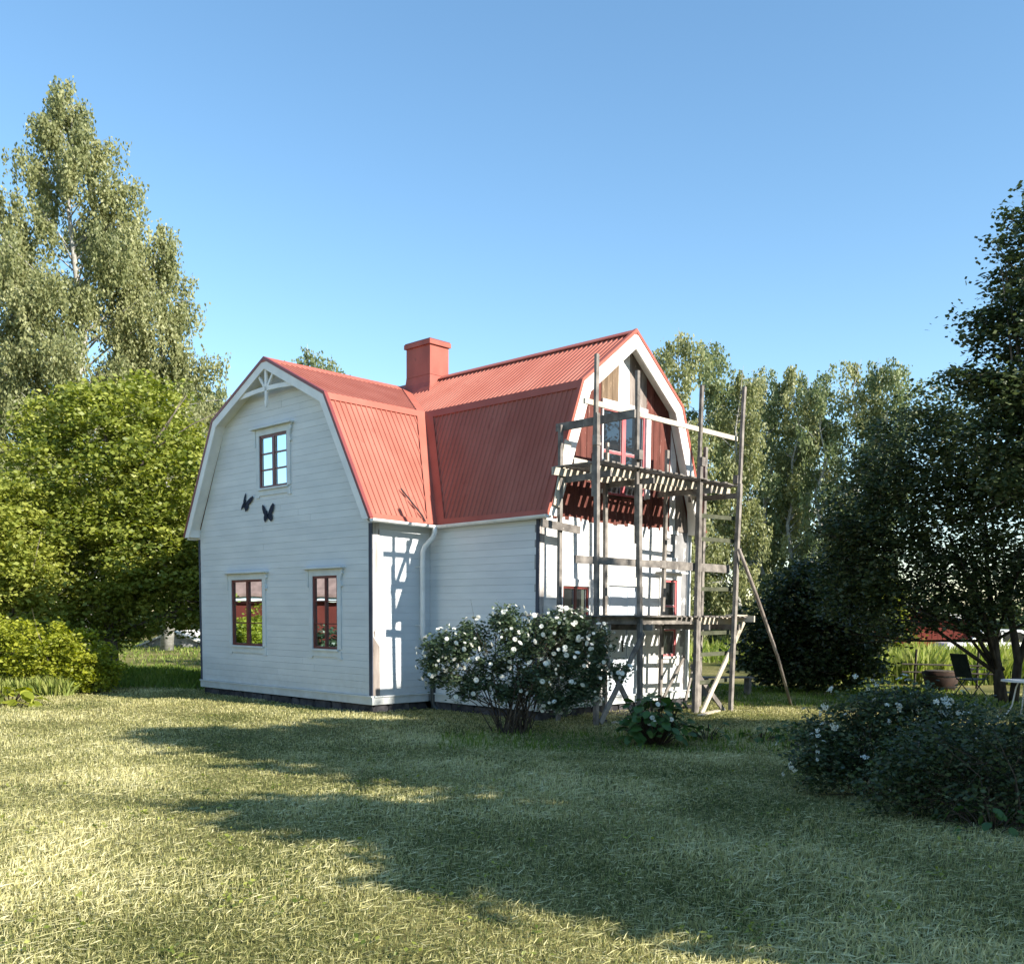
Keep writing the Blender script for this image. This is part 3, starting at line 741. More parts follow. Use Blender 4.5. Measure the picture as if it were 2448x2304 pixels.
dp.tube([(1.22, -.33, ZE-.05), (1.22, -.33, ZE-.16), (1.20, -.30, ZE-.25), (1.12, -.16, ZE-.42), (1.10, -.13, ZE-.52), (1.10, -.12, 2.6), (1.10, -.12, 1.28), (1.12, -.12, 1.20), (1.20, -.12, 1.10)], .047, 14)
dpo = dp.build('downpipe', M['gutter'], house)
dq = MB(); dq.smooth = True
dq.tube([(1.20, -.12, 1.10), (1.30, -.12, .95), (1.345, -.12, .87), (1.36, -.12, .78), (1.36, -.12, .0), (1.37, -.14, -.10), (1.42, -.22, -.17), (1.44, -.26, -.19)], .052, 14)
dq.build('lower_downpipe', M['pipe_dark'], house)
for z in (1.45, 2.55):
    MB().tube([(1.10, -.12, z-.012), (1.10, -.12, z+.012)], .054, 14).build('pipe_clamp', M['gutter'], dpo)
    MB().beam((1.05, -.10, z), (1.02, -.0, z), .015, .012).build('clamp_pin', M['gutter'], dpo)

# chimney ----------------------------------------------------------------
cu0, cu1, cv0, cv1 = 2.23, 3.03, 3.33, 3.88
cm = MB()
def ring(e, z): return [(cv0-e, cu0-e, z), (cv1+e, cu0-e, z), (cv1+e, cu1+e, z), (cv0-e, cu1+e, z)]
lv = [(.17, 6.15), (.17, 6.40), (.115, 6.50), (.055, 6.60), (.018, 6.70), (.004, 6.80), (0, 6.86)]
for e, z in lv: cm.v += ring(e, z)
for i in range(len(lv)-1):
    for k in range(4): cm.f.append((i*4+k, i*4+(k+1)%4, i*4+4+(k+1)%4, i*4+4+k))
ap = MB(); ap.v = list(cm.v); ap.f = list(cm.f)
ch = MB().box((cv0+.004, cu0+.004, 6.1), (cv1-.004, cu1-.004, 7.56)).build('chimney', M['chimney'], house)
ap.build('chimney_apron', M['chimney'], ch)
MB().box((cv0-.035, cu0-.035, 7.505), (cv1+.035, cu1+.035, 7.60)).build('chimney_cap', M['chimney'], ch)
MB().box((cv0-.02, cu0-.02, 7.6005), (cv1+.02, cu1+.02, 7.625)).build('chimney_lid', M['roof_dark'], ch)
MB().box((cv0-.004, cu0-.004, 6.868), (cv1+.004, cu1+.004, 6.874)).build('sheet_seam', M['chimney'], ch)

# dark rod on the roof, standing in for a scaffold post's shadow
sl = Vector(profA[1])-Vector(profA[0]); slu = sl.normalized(); 
def onA(v, t, h=.04):
    return Vector((v, profA[0][0]+sl[0]*t-(ZK-ZE)/sl.length*h, ZE+sl[1]*t+(profA[1][0]-profA[0][0])/sl.length*h))
MB().tube([onA(.72, .26, .05), onA(1.00, .05, .05), onA(1.01, .0, .06)], .014, 6).build('roof_shadow_rod', M['iron'], house)

# butterflies on the gable ------------------------------------------------
def butterfly(cx_, cz, s, rot, sq, label):
    """flat cut-metal butterfly; sq squeezes the near wing"""
    o_ = empty('butterfly_ornament', (0, 0, 0)); o_.parent = None
    o_.matrix_world = Matrix.Translation(house.location) @ Matrix.Rotation(PI/2-TH, 4, 'Z') @ Matrix.Translation((-.02, cx_, cz))
    def fn(a, b, d): return (-d-abs(a)*.03, -a*1.55, b)
    c, s_ = math.cos(rot), math.sin(rot)
    def T(p): return (p[0]*c-p[1]*s_, p[0]*s_+p[1]*c)
    wing = [(0.01, -.01), (.03, .06), (.09, .17), (.145, .225), (.17, .20), (.165, .13), (.14, .05), (.105, .0), (.125, -.05), (.12, -.11), (.085, -.16), (.06, -.13), (.03, -.10), (.008, -.07)]
    for sg, k in ((1, 1.0), (-1, sq)):
        p = [T((sg*x*s*k, y*s)) for x, y in wing]
        m = MB()
        for i in range(1, len(p)-1): m.prism([p[0], p[i], p[i+1]], fn, .0, .006)
        m.build('wing', M['butterfly'], o_)
    b0 = T((0, -.09*s)); b1 = T((0, .09*s))
    MB().tube([fn(*b0, .012), fn((b0[0]+b1[0])/2, (b0[1]+b1[1])/2, .014), fn(*b1, .012)], [.006*s, .016*s, .008*s], 8).build('body', M['butterfly'], o_)
    tag(o_, label, 'wall ornament', 'butterfly ornaments on the white gable')
butterfly(4.26, 3.94, .92, -.42, .45, 'dark blue butterfly ornament seen edge-on, higher and nearer the left wall edge')
butterfly(3.40, 3.66, .95, .02, .75, 'dark blue butterfly ornament with open wings, lower one below the upper window')

# ---------------------------------------------------------------- scaffold
scaf = empty('scaffold', (0, 0, 0)); 
scaf.matrix_world = Matrix.Translation(house.matrix_world.translation if False else house.location) @ Matrix.Rotation(PI/2-TH, 4, 'Z')
tag(scaf, 'grey timber scaffold with two slatted decks in front of the unfinished gable', 'scaffold')
UO, UI = -4.0, -3.1
rs = random.Random(21)
def stick(name, p, q, w, t, mat='scaffold', up=(0, 1, 0), parent=scaf, wob=.006):
    """sawn timber from p to q, given as (v, u, z), slightly bowed"""
    p = Vector(p); q = Vector(q); m = MB(); n = 4; L_ = (q-p).length
    pts = [p.lerp(q, i/n) + Vector((rs.uniform(-wob, wob), rs.uniform(-wob, wob), rs.uniform(-wob, wob)*.5)) * (0 if i in (0, n) else 1) * min(1, L_/2) for i in range(n+1)]
    d = (q-p).normalized(); u = Vector(up); r = d.cross(u); r.normalize(); u = r.cross(d).normalized(); b = 0
    for e in pts:
        for a, c in ((-1,-1),(1,-1),(1,1),(-1,1)): m.v.append(tuple(e + r*(a*w/2) + u*(c*t/2)))
    for i in range(n):
        k = i*4
        for a in range(4): m.f.append((k+a, k+(a+1)%4, k+4+(a+1)%4, k+4+a))
    m.f += [(0,1,2,3), (n*4+3, n*4+2, n*4+1, n*4)]
    return m.build(name, M[mat], parent)
GZ = -.19
# outer posts (each spliced from two lengths) and inner posts
stick('post', (1.55, UO, GZ), (1.46, UO, 4.92), .075, .07); stick('post', (1.475, UO+.055, 3.6), (1.475, UO+.03, 5.86), .07, .05)
stick('post', (2.76, UO, GZ), (2.62, UO, 3.9), .08, .07); stick('post', (2.66, UO+.062, 2.9), (2.56, UO+.03, 5.79), .07, .055)
stick('post', (4.44, UO, GZ), (4.46, UO, 4.4), .085, .07); stick('post', (4.50, UO+.065, 3.0), (4.50, UO+.03, 5.87), .07, .055); stick('post', (4.56, UO+.02, GZ), (4.52, UO+.02, 3.1), .06, .06)
stick('post', (5.54, UO-.1, GZ), (5.68, UO-.1, 4.2), .08, .07); stick('post', (5.70, UO-.04, 3.1), (5.78, UO-.08, 6.04), .07, .055)
stick('post', (1.62, UI, GZ), (1.60, UI, 4.86), .07, .06); stick('post', (2.90, UI, GZ), (2.82, UI, 4.05), .07, .06)
stick('post', (4.60, UI, GZ), (4.68, UI, 4.82), .07, .06); stick('post', (5.95, UI, GZ), (5.99, UI, 5.04), .075, .065)
stick('post', (2.865, UI+.0, 4.19), (2.86, UI+.0, 4.73), .045, .045, 'lumber_light')
# rails and ledgers
def rail(name, p, q, h=.11, t=.035, mat='scaffold'): return stick(name, p, q, t, h, mat, (0, 0, 1))
rail('guard_rail', (1.22, UO+.07, 5.09), (5.80, UO+.07, 5.08), .085, .04, 'lumber_light')
rail('ledger', (1.34, UI-.055, 4.068), (5.75, UI-.055, 4.085), .13, .04, 'lumber_light'); rail('ledger', (1.62, -3.76, 4.08), (5.85, -3.76, 4.085), .13, .04, 'lumber_light')
rail('ledger', (1.02, UO+.05, 2.56), (3.5, UO+.05, 2.575), .125, .035); rail('ledger', (3.4, UO+.088, 2.575), (5.66, UO+.088, 2.575), .15, .035)
rail('ledger', (.62, UO+.055, 1.58), (4.35, UO+.055, 1.585), .13, .045); rail('ledger', (3.9, -3.78, 1.575), (6.08, -3.78, 1.575), .13, .04, 'lumber_light'); rail('ledger', (.9, UI-.055, 1.54), (5.9, UI-.055, 1.545), .09, .04)
rail('ledger', (1.09, UI-.06, 3.19), (2.06, UI-.06, 3.13), .13, .035)
# putlogs run out from the wall
for v, z in ((1.66, 4.84),):
    stick('putlog', (v, -2.95, z), (v, -4.62 if z > 4.5 else -4.25, z+.02), .04, .13, 'scaffold', (0, 0, 1))
for v in (1.62, 2.80, 4.58, 5.62):
    stick('putlog', (v+.08, -2.92, 3.99 if v > 1.7 else 3.95), (v+.08, -4.12, 3.98), .04, .10, 'scaffold', (0, 0, 1))
    stick('putlog', (v+.08, -2.92, 1.46), (v+.08, -4.15, 1.46), .04, .10, 'scaffold', (0, 0, 1))
stick('putlog', (5.98, -2.95, 1.62), (6.0, -4.3, 1.62), .04, .12, 'lumber_light', (0, 0, 1))
# deck slats
v = 1.60
while v < 5.80:
    wd = rs.uniform(.085, .115)
    u0 = -2.98+rs.uniform(-.06, .05); u1 = -4.07+rs.uniform(-.06, .03)
    stick('deck_slat', (v, u0, 4.165+rs.uniform(0, .006)), (v+rs.uniform(-.015, .015), u1, 4.165+rs.uniform(0, .006)), wd, .024, 'scaffold', (0, 0, 1), wob=.002)
    v += wd+rs.uniform(.05, .078)
v = 3.95
while v < 6.0:
    wd = rs.uniform(.08, .105)
    stick('deck_slat', (v, -2.97+rs.uniform(-.06, .05), 1.655+rs.uniform(0, .005)), (v+rs.uniform(-.012, .012), -4.10+rs.uniform(-.05, .03), 1.655+rs.uniform(0, .005)), wd, .024, 'scaffold', (0, 0, 1), wob=.002)
    v += wd+rs.uniform(.05, .07)
for k in range(5):
    u = -3.12-k*.215
    stick('deck_plank', (.78+rs.uniform(-.12, .12), u, 1.655), (3.86+rs.uniform(-.05, .06), u+rs.uniform(-.01, .01), 1.66), .19, .03, 'scaffold', (0, 0, 1), wob=.003)
stick('deck_plank', (5.55, -4.0, 1.69), (6.16, -4.02, 1.68), .16, .03, 'lumber_light', (0, 0, 1))
stick('toe_board', (1.98, UI+.03, 4.29), (2.55, UI+.03, 4.27), .025, .16, 'lumber_light', (0, 0, 1))
for v in (2.95, 3.35, 3.8): stick('loose_board', (v, -3.55, 4.20+.0), (v+.34, -3.6, 4.205), .07, .02, 'lumber_light', (0, 0, 1))
# rungs between the two right-hand posts
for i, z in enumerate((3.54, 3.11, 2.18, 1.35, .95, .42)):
    rail('rung', (4.50, UO+.105 if z not in (.95,) else UO+.105, z-.01), (5.70 if i != 4 else 5.95, UO+.02, z+.01), .075, .025, 'rung_shade')
# braces
stick('brace', (6.07, UO-.02, 1.56), (4.60, UO-.06, -.16), .03, .10, 'lumber_light', (0, 0, 1)); stick('brace', (4.50, UO+.14, .74), (5.58, UO+.06, -.19), .03, .09, 'scaffold', (0, 0, 1))
stick('brace', (1.50, UO+.06, 1.42), (2.62, UO+.06, .0), .03, .10, 'scaffold', (0, 0, 1)); stick('brace', (2.74, UO-.055, 1.36), (1.60, UO-.055, -.12), .03, .10, 'scaffold', (0, 0, 1))
stick('brace', (5.32, UI-.05, .86), (4.62, UI-.05, .05), .025, .06, 'scaffold', (0, 0, 1)); stick('brace', (5.95, UI-.05, 1.4), (5.36, UI-.05, -.12), .025, .06, 'scaffold', (0, 0, 1))
for (v, z) in ((1.47, 4.5), (2.6, 4.4), (4.5, 4.5), (5.72, 4.3)):
    MB().box((v-.055, UO-.048, z-.09), (v+.055, UO+.05, z+.07)).build('cleat', M['scaffold'], scaf)
# slanted boards tacked behind the left side of the scaffold, on the gable overhang
stick('tacked_board', (1.50, -3.11, 3.5), (1.78, -3.11, 4.62), .02, .17, 'lumber_light', (1, 0, 0))
def houseobj(name, label, cat, group=None):
    o_ = empty(name, house.location, PI/2-TH); tag(o_, label, cat, group); return o_
lp = houseobj('leaning_pole', 'long round pole leaning from the grass against the right scaffold post', 'pole')
m = MB(); m.smooth = True; m.tube([(7.36, -4.42, -.2), (6.75, -4.41, .86), (6.05, -4.31, 2.05), (5.74, -4.24, 2.6), (5.55, -4.19, 2.95)], [.030, .034, .037, .036, .032], 9); m.build('shaft', M['gable_grey'], lp)

# ---------------------------------------------------------------- foliage builders
def leaf_arrays(C, size, r, up=.0, aspect=.6, hang=False, zs=None):
    """one folded diamond per centre: returns V, F"""
    n = len(C); s = size*r.uniform(.65, 1.35, n)
    if hang:
        az = r.uniform(0, 2*PI, n); a = np.stack([.45*np.cos(az), .45*np.sin(az), -np.ones(n)], -1)*1.0 + r.normal(0, .25, (n, 3))
    else:
        az = r.uniform(0, 2*PI, n); a = np.stack([np.cos(az), np.sin(az), r.normal(-.15, .35, n)], -1)
    a /= np.linalg.norm(a, axis=1, keepdims=True)
    nr = r.normal(0, 1, (n, 3)); nr[:, 2] += up*2.2
    b = np.cross(nr, a); b /= np.linalg.norm(b, axis=1, keepdims=True)+1e-9
    s = s[:, None]
    V = np.concatenate([C-a*s*.5, C+b*s*aspect*.5-a*s*.05, C+a*s*.55, C-b*s*aspect*.5-a*s*.05], 0)
    i = np.arange(n); F = np.stack([i, i+n, i+2*n, i+3*n], -1)
    return V, F

def clump_tint(r, nc, per, base=.5, cs=.16, ls=.16):
    return np.clip(np.repeat(r.normal(base, cs, nc), per)+r.normal(0, ls, nc*per), 0, 1)

def lobes_points(lobes, nc, r, shell=.55):
    """clump centres spread over a set of ellipsoids (cx, cy, cz, rx, ry, rz); denser near the skin"""
    L = np.array(lobes, float); vol = (L[:, 3]*L[:, 4]*L[:, 5])**.72; k = r.choice(len(L), nc, p=vol/vol.sum())
    d = r.normal(0, 1, (nc, 3)); d /= np.linalg.norm(d, axis=1, keepdims=True)
    rad = (shell + (1-shell)*r.random(nc))**1.0 * np.where(r.random(nc) < .8, 1, r.random(nc))
    return L[k, :3] + d*rad[:, None]*L[k, 3:]

def limb_mesh(base, lobes, r, trunk_r, fork_z, mat, name='trunk', n_limbs=9, lean=(0, 0), extra=None, top=None):
    m = MB(); m.smooth = True; bx, by, bz = base
    topz = top if top is not None else max(l[2] for l in lobes)
    tx, ty = bx+lean[0], by+lean[1]
    pts = []; N_ = 6
    for i in range(N_+1):
        t = i/N_; pts.append((bx+(tx-bx)*t+r.normal(0, .04)*t, by+(ty-by)*t+r.normal(0, .04)*t, bz-.1+(topz-bz+.1)*t))
    m.tube(pts, [trunk_r*(1.25 if i == 0 else 1)*(1-.85*i/N_) for i in range(N_+1)], 9)
    for k in range(n_limbs):
        l = lobes[int(r.integers(len(lobes)))]
        e = np.array(l[:3]) + r.normal(0, .5, 3)*np.array(l[3:])
        t = r.uniform(fork_z, .85); j = int(t*N_); p0 = np.array(pts[j]); 
        mid = (p0+e)/2 + np.array([0, 0, .15*np.linalg.norm(e-p0)])*r.uniform(-.4, 1)
        rr = trunk_r*(1-.8*t)*.55
        m.tube([p0, mid, e], [rr, rr*.55, rr*.15], 6)
        for q in range(2):
            e2 = e+r.normal(0, .45, 3)*np.array(l[3:])*.8; m.tube([mid, (mid+e2)/2+r.normal(0, .1, 3), e2], [rr*.4, rr*.25, rr*.08], 5)
    return m.mesh(name, mat)

def broad_tree(name, base, lobes, nc, per, cr, leaf, mat, label, cat='tree', group=None, seed=1, trunk_r=.18, bark='bark', up=.5, flat=.6, aspect=.65, tint=.5, limbs=9, shell=.55, trunk_name='trunk', crown_name='crown', fork=.25, lean=(0, 0), cs=.16, top=None):
    """base in world; lobes relative to base"""
    r = np.random.default_rng(seed)
    o_ = empty(name, base); tag(o_, label, cat, group)
    c = lobes_points(lobes, nc, r, shell)
    cc = np.repeat(c, per, 0) + np.clip(r.normal(0, .5, (nc*per, 3)), -1.15, 1.15)*np.array([cr, cr, cr*flat])*np.repeat(r.uniform(.6, 1.3, nc), per)[:, None]
    cc = cc[cc[:, 2] > .05]
    V, F = leaf_arrays(cc, leaf, r, up, aspect)
    t = clump_tint(r, nc, per, tint, cs)[:len(cc)]
    link(bpy.data.objects.new(crown_name, npmesh(crown_name, V, F, LM[mat], t)), o_)
    link(bpy.data.objects.new(trunk_name, limb_mesh((0, 0, 0), lobes, r, trunk_r, fork, M[bark], trunk_name, limbs, lean, top=top)), o_)
    return o_

def birch(name, base, H, prof, nb, strands, per, leaf, mat, label, group=None, seed=1, trunk_r=.16, z0=.18, slen=(.5, 1.7), droop=1.0, tint=.5):
    """weeping birch: prof(t) = crown radius at height fraction t; branches rise, strands of leaves hang off them"""
    r = np.random.default_rng(seed); o_ = empty(name, base); tag(o_, label, 'birch tree' if 'birch' in label else 'tree', group)
    m = MB(); m.smooth = True; N_ = 9
    wob = r.normal(0, .012*H, (N_+1, 2)); wob[0] = 0
    tp = [np.array([wob[i, 0], wob[i, 1], H*.93*i/N_-.1*(i == 0)]) for i in range(N_+1)]
    m.tube(tp, [trunk_r*(1-.97*i/N_)*(1.2 if i == 0 else 1) for i in range(N_+1)], 9)
    S = []; T = []
    for b in range(nb):
        t = z0+(1-z0)*(b+.5)/nb; t = min(.99, t+r.normal(0, .01)); R = prof(t)*r.uniform(.55, 1.12)
        az = r.uniform(0, 2*PI); j = t*N_; j0 = min(int(j), N_-1); p0 = tp[j0]+(tp[j0+1]-tp[j0])*(j-j0); p0 = p0*np.array([1, 1, 1]); p0[2] -= R*.45; p0[2] = max(p0[2], .3)
        d = np.array([math.cos(az), math.sin(az), 0.]); e = p0+d*R+np.array([0, 0, R*r.uniform(.35, .75)]); mid = p0+d*R*.5+np.array([0, 0, R*.45])
        rr = max(.012, trunk_r*.3*(1-t)+.012)
        m.tube([p0, mid, e], [rr, rr*.6, rr*.2], 5, False)
        bt = r.normal(tint, .13)
        ns = max(3, int(strands*(.35+R)))
        for q in range(ns):
            f = r.uniform(.25, 1.0)**.7; c = p0*(1-f)**2+2*mid*f*(1-f)+e*f*f
            c = c+r.normal(0, .08+.07*R, 3)*np.array([1, 1, .6]); L_ = r.uniform(*slen)*(.6+.4*f)*droop
            k = max(2, int(per*L_)); z = np.sort(r.random(k))*L_; drift = r.normal(0, .12, 2)
            
            S.append(np.stack([c[0]+drift[0]*z+r.normal(0, leaf*.45, k), c[1]+drift[1]*z+r.normal(0, leaf*.45, k), c[2]-z], -1))
            T.append(np.clip(bt+r.normal(0, .12)+r.normal(0, .14, k), 0, 1))
    C = np.concatenate(S); T = np.concatenate(T); k = C[:, 2] > .3; C, T = C[k], T[k]
    V, F = leaf_arrays(C, leaf, r, 0, .62, True)
    link(bpy.data.objects.new('crown', npmesh('crown', V, F, LM[mat], T)), o_)
    link(bpy.data.objects.new('trunk', m.mesh('trunk', M['birch_bark'])), o_)
    return o_, len(C)

def ground_at(p): return Vector((p[0], p[1], float(gz(np.array(p[0]), np.array(p[1]))) if p[1] < 48 else -.2))
TOT = 0
weeds()
# ---- tall birches on the left
def prof1(t): return float(np.interp(t, [0, .15, .35, .55, .66, .78, .9, 1], [4.8, 5.6, 5.5, 4.9, 4.2, 3.0, 2.0, .5]))
def prof2(t): return float(np.interp(t, [0, .2, .5, .75, .92, 1], [3.6, 4.2, 3.6, 2.5, 1.3, .2]))
g = 'tall birches left of the house'
a = at(128, 140, 46); o1, n1 = birch('birch_tree', (a.x, 46, -.2), a.z+1.9, prof1, 130, 18, 14, .15, 'birch', 'tallest weeping birch, its top high against the sky', g, 11, .34, .2, (.6, 2.0)); TOT += n1
a = at(-15, 318, 44); o1, n1 = birch('birch_tree', (a.x, 44, -.2), a.z+.9, prof2, 85, 17, 14, .15, 'birch', 'birch cut by the left edge of the photo, left of the tallest one', g, 12, .28, .15, (.6, 1.9)); TOT += n1
a = at(305, 400, 48); o1, n1 = birch('birch_tree', (a.x, 48, -.2), a.z+.9, prof2, 90, 17, 14, .15, 'birch', 'birch with drooping outer branches between the tallest birch and the house', g, 13, .28, .15, (.6, 1.9)); TOT += n1
a = at(430, 735, 58); o1, n1 = birch('birch_tree', (a.x, 58, -.2), a.z+1.0, lambda t: 3.0*(1-t**4)+.5, 60, 16, 10, .2, 'birch_cool', 'small birch showing just above the left edge of the roof', g, 14, .2); TOT += n1
g = 'birch tops behind the roof'
def proft(t): return float(np.interp(t, [0, .5, .9, 1], [2.2, 2.0, 1.25, .3]))
a = at(592, 672, 52); o1, n1 = birch('birch_tree', (a.x, 52, -.2), a.z+1.5, proft, 34, 9, 11, .16, 'birch_cool', 'taller of the two birch tops rising behind the red roof', g, 15, .2, .75); TOT += n1
a = at(652, 695, 54); o1, n1 = birch('birch_tree', (a.x, 54, -.2), a.z+1.5, proft, 34, 9, 11, .16, 'birch_cool', 'lower birch top behind the red roof, nearer the chimney', g, 16, .2, .75); TOT += n1
# ---- row of birches on the right behind the scaffold
g = 'row of birches behind the scaffold'
rowp = lambda w: (lambda t: w*float(np.interp(t, [0, .1, .4, .8, .93, 1], [.55, .9, 1.05, 1.0, .85, .3])))
rows = [(1460, 694, 58, 2.2, 'wide birch standing a little behind the row between the scaffold posts'), (1570, 700, 60, 1.9, 'farthest birch of the row, its top over the middle'), (1322, 612, 50, 1.7, 'first and tallest birch of the row, right beside the gable'), (1376, 634, 53, 1.7, 'second birch of the row, just right of the tallest one'),
        (1436, 690, 52, 1.5, 'birch of the row rising directly behind the two right scaffold posts'), (1492, 694, 55, 1.6, 'birch of the row just right of the last scaffold post'),
        (1545, 688, 54, 1.4, 'birch of the row left of the gap where sky shows through'), (1604, 684, 53, 1.5, 'birch of the row over the sky gap, dark bare trunk showing'),
        (1668, 676, 54, 2.1, 'broad birch of the row right of the sky gap'), (1712, 672, 52, 1.7, 'last birch of the row, beside the dark fruit tree')]
for i, (X, Y, d, w_, lab) in enumerate(rows):
    a = at(X, Y, d); sparse = i == 7
    o1, n1 = birch('birch_tree', (a.x, d, -.2), a.z+.75, rowp(w_), 70 if not sparse else 36, 16 if not sparse else 13, 11, .165, 'birch_cool' if i % 2 else 'birch', lab, g, 30+i, .17, .04 if not sparse else .3, (.5, 1.5), tint=.5); TOT += n1
# ---- broad-leaved trees left of the house
a = at(215, 1250, 27)
broad_tree('maple_tree', (a.x, 27, -.2), [(0.6, 0, 5.6, 2.3, 2.2, 2.4), (-1.2, -.3, 4.6, 1.9, 1.8, 2.0), (2.1, .2, 4.6, 2.0, 2.0, 2.2), (.2, -.6, 3.4, 2.4, 1.8, 1.7), (1.9, -.2, 2.7, 1.9, 1.7, 1.5), (-.9, .3, 2.4, 1.7, 1.6, 1.3), (2.4, .2, 2.3, 1.3, 1.2, .9), (-.2, .5, 1.6, 1.4, 1.2, .8), (1.1, .4, 7.0, 1.3, 1.3, 1.2), (-1.0, .3, 6.8, 1.3, 1.2, 1.2)],
           1450, 52, .40, .125, 'broad', 'broad yellow-green maple with dark underside beside the left house corner', seed=41, trunk_r=.2, up=.25, limbs=14, tint=.6, flat=.5, shell=.72, cs=.2)
a = at(30, 1200, 25)
broad_tree('maple_tree', (a.x-.3, 25, -.2), [(0, 0, 3.9, 1.6, 1.5, 1.5), (-.9, 0, 2.4, 1.5, 1.4, 1.3), (.5, -.2, 2.7, 1.1, 1.1, 1.1), (.8, .2, 1.5, .9, .9, .8)],
           520, 50, .38, .12, 'broad', 'smaller bright green maple at the left edge behind the lime hedge', seed=42, trunk_r=.12, up=.25, tint=.7)
a = at(110, 1345, 22.3)
broad_tree('hedge_bush', (a.x, 22.3, -.2), [(-1.2, 0, .75, 1.2, .9, .95), (-.3, -.1, .95, .9, .8, .75), (.5, 0, .72, .9, .8, .72), (1.0, -.1, .5, .55, .6, .52), (-2.2, 0, .9, 1.2, .9, 1.1), (.2, -.35, .35, 1.2, .5, .4)],
           900, 34, .20, .085, 'lime', 'bright yellow-green rounded hedge bush at the left edge of the lawn', 'bush', seed=43, trunk_r=.03, up=.15, tint=.55, limbs=20, trunk_name='stems', crown_name='foliage', fork=.05)
a = at(20, 1378, 19.2)
def big_leaf_plant(name, base, n, lw, ll, mat, label, cat, seed, hmax, spread, blossoms=0):
    r = np.random.default_rng(seed); o_ = empty(name, base); tag(o_, label, cat)
    st = MB(); st.smooth = True; protos = []
    for k in range(3):                                           # three leaf shapes, shared
        V = []; F = []; N_ = 7
        for i in range(N_):
            t = i/(N_-1); w_ = lw*.5*math.sin(PI*min(1, t*.93+.07))**.7*(1 if t < .98 else .05)*(.9+.2*((i+k) % 2)); z = -.25*ll*t*t
            V += [(-w_, ll*t, z+.10*w_), (0, ll*t, z), (w_, ll*t, z+.10*w_)]
        for i in range(N_-1): F += [(i*3, i*3+1, i*3+4, i*3+3), (i*3+1, i*3+2, i*3+5, i*3+4)]
        protos.append(npmesh('leaf', np.array(V), np.array(F), LM[mat], np.full(len(F), .3+.2*k)))
    for i in range(n):
        az = r.uniform(0, 2*PI); h = hmax*r.uniform(.35, 1); rr = spread*r.random()**.5*(.5+.5*h/hmax)
        p = (rr*math.cos(az), rr*math.sin(az), h*(1-.25*rr/spread)) if i % 4 else (spread*.95*math.cos(az), spread*.95*math.sin(az), h*.5)
        lf = link(bpy.data.objects.new('leaf', protos[i % 3]), o_); lf.location = p
        lf.rotation_euler = (r.normal(-.25, .35), r.normal(0, .3), az-PI/2+r.normal(0, .5)); s_ = r.uniform(.6, 1.15); lf.scale = (s_, s_, s_)
        st.tube([(p[0]*.15, p[1]*.15, -.05), (p[0]*.6, p[1]*.6, p[2]*.6), p], [.008, .006, .004], 4, False)
    st.build('stems', M['stem'], o_)
    return o_
big_leaf_plant('rhubarb_plant', (a.x, 19.2, -.22), 34, .24, .30, 'lime', 'low rhubarb plant with large crinkled leaves at the left edge of the lawn', 'plant', 44, .42, .55)

broad_tree('hidden_shade_tree', (-1.6, 31.5, -.2), [(0, 0, 4.2, 3.4, 3.2, 3.0), (-1.2, .5, 3.0, 2.6, 2.6, 2.2), (1.6, -.5, 3.4, 2.4, 2.4, 2.4)], 420, 26, .6, .26, 'broad', 'broad low tree added unseen behind the house to shade the far grass', seed=49, trunk_r=.2, tint=.4)  # unseen tree added to cast shade on the far left grass
# ---- shrub with white roses in front of the house
def blossom_mesh(seed, rad=.036):
    r = np.random.default_rng(seed); V = []; F = []
    for ring, (np_, rr, lift, ln) in enumerate(((6, 1.0, .12, 1.0), (5, .62, .35, .8))):
        for k in range(np_):
            az = 2*PI*k/np_+ring*.5+r.normal(0, .08); c, s = math.cos(az), math.sin(az); w_ = rad*.62*ln; b = len(V)
            for (t, wd, z) in ((.08, .25, 0), (.6*rr, 1, lift*.5), (1.0*rr, .75, lift)):
                for sg in (-1, 1): V.append((c*rad*t-s*sg*w_*wd*.8, s*rad*t+c*sg*w_*wd*.8, rad*z))
            F += [(b, b+1, b+3, b+2), (b+2, b+3, b+5, b+4)]
    return npmesh('blossom', np.array(V), np.array(F), LM['petal'], r.uniform(.3, 1, len(F)))

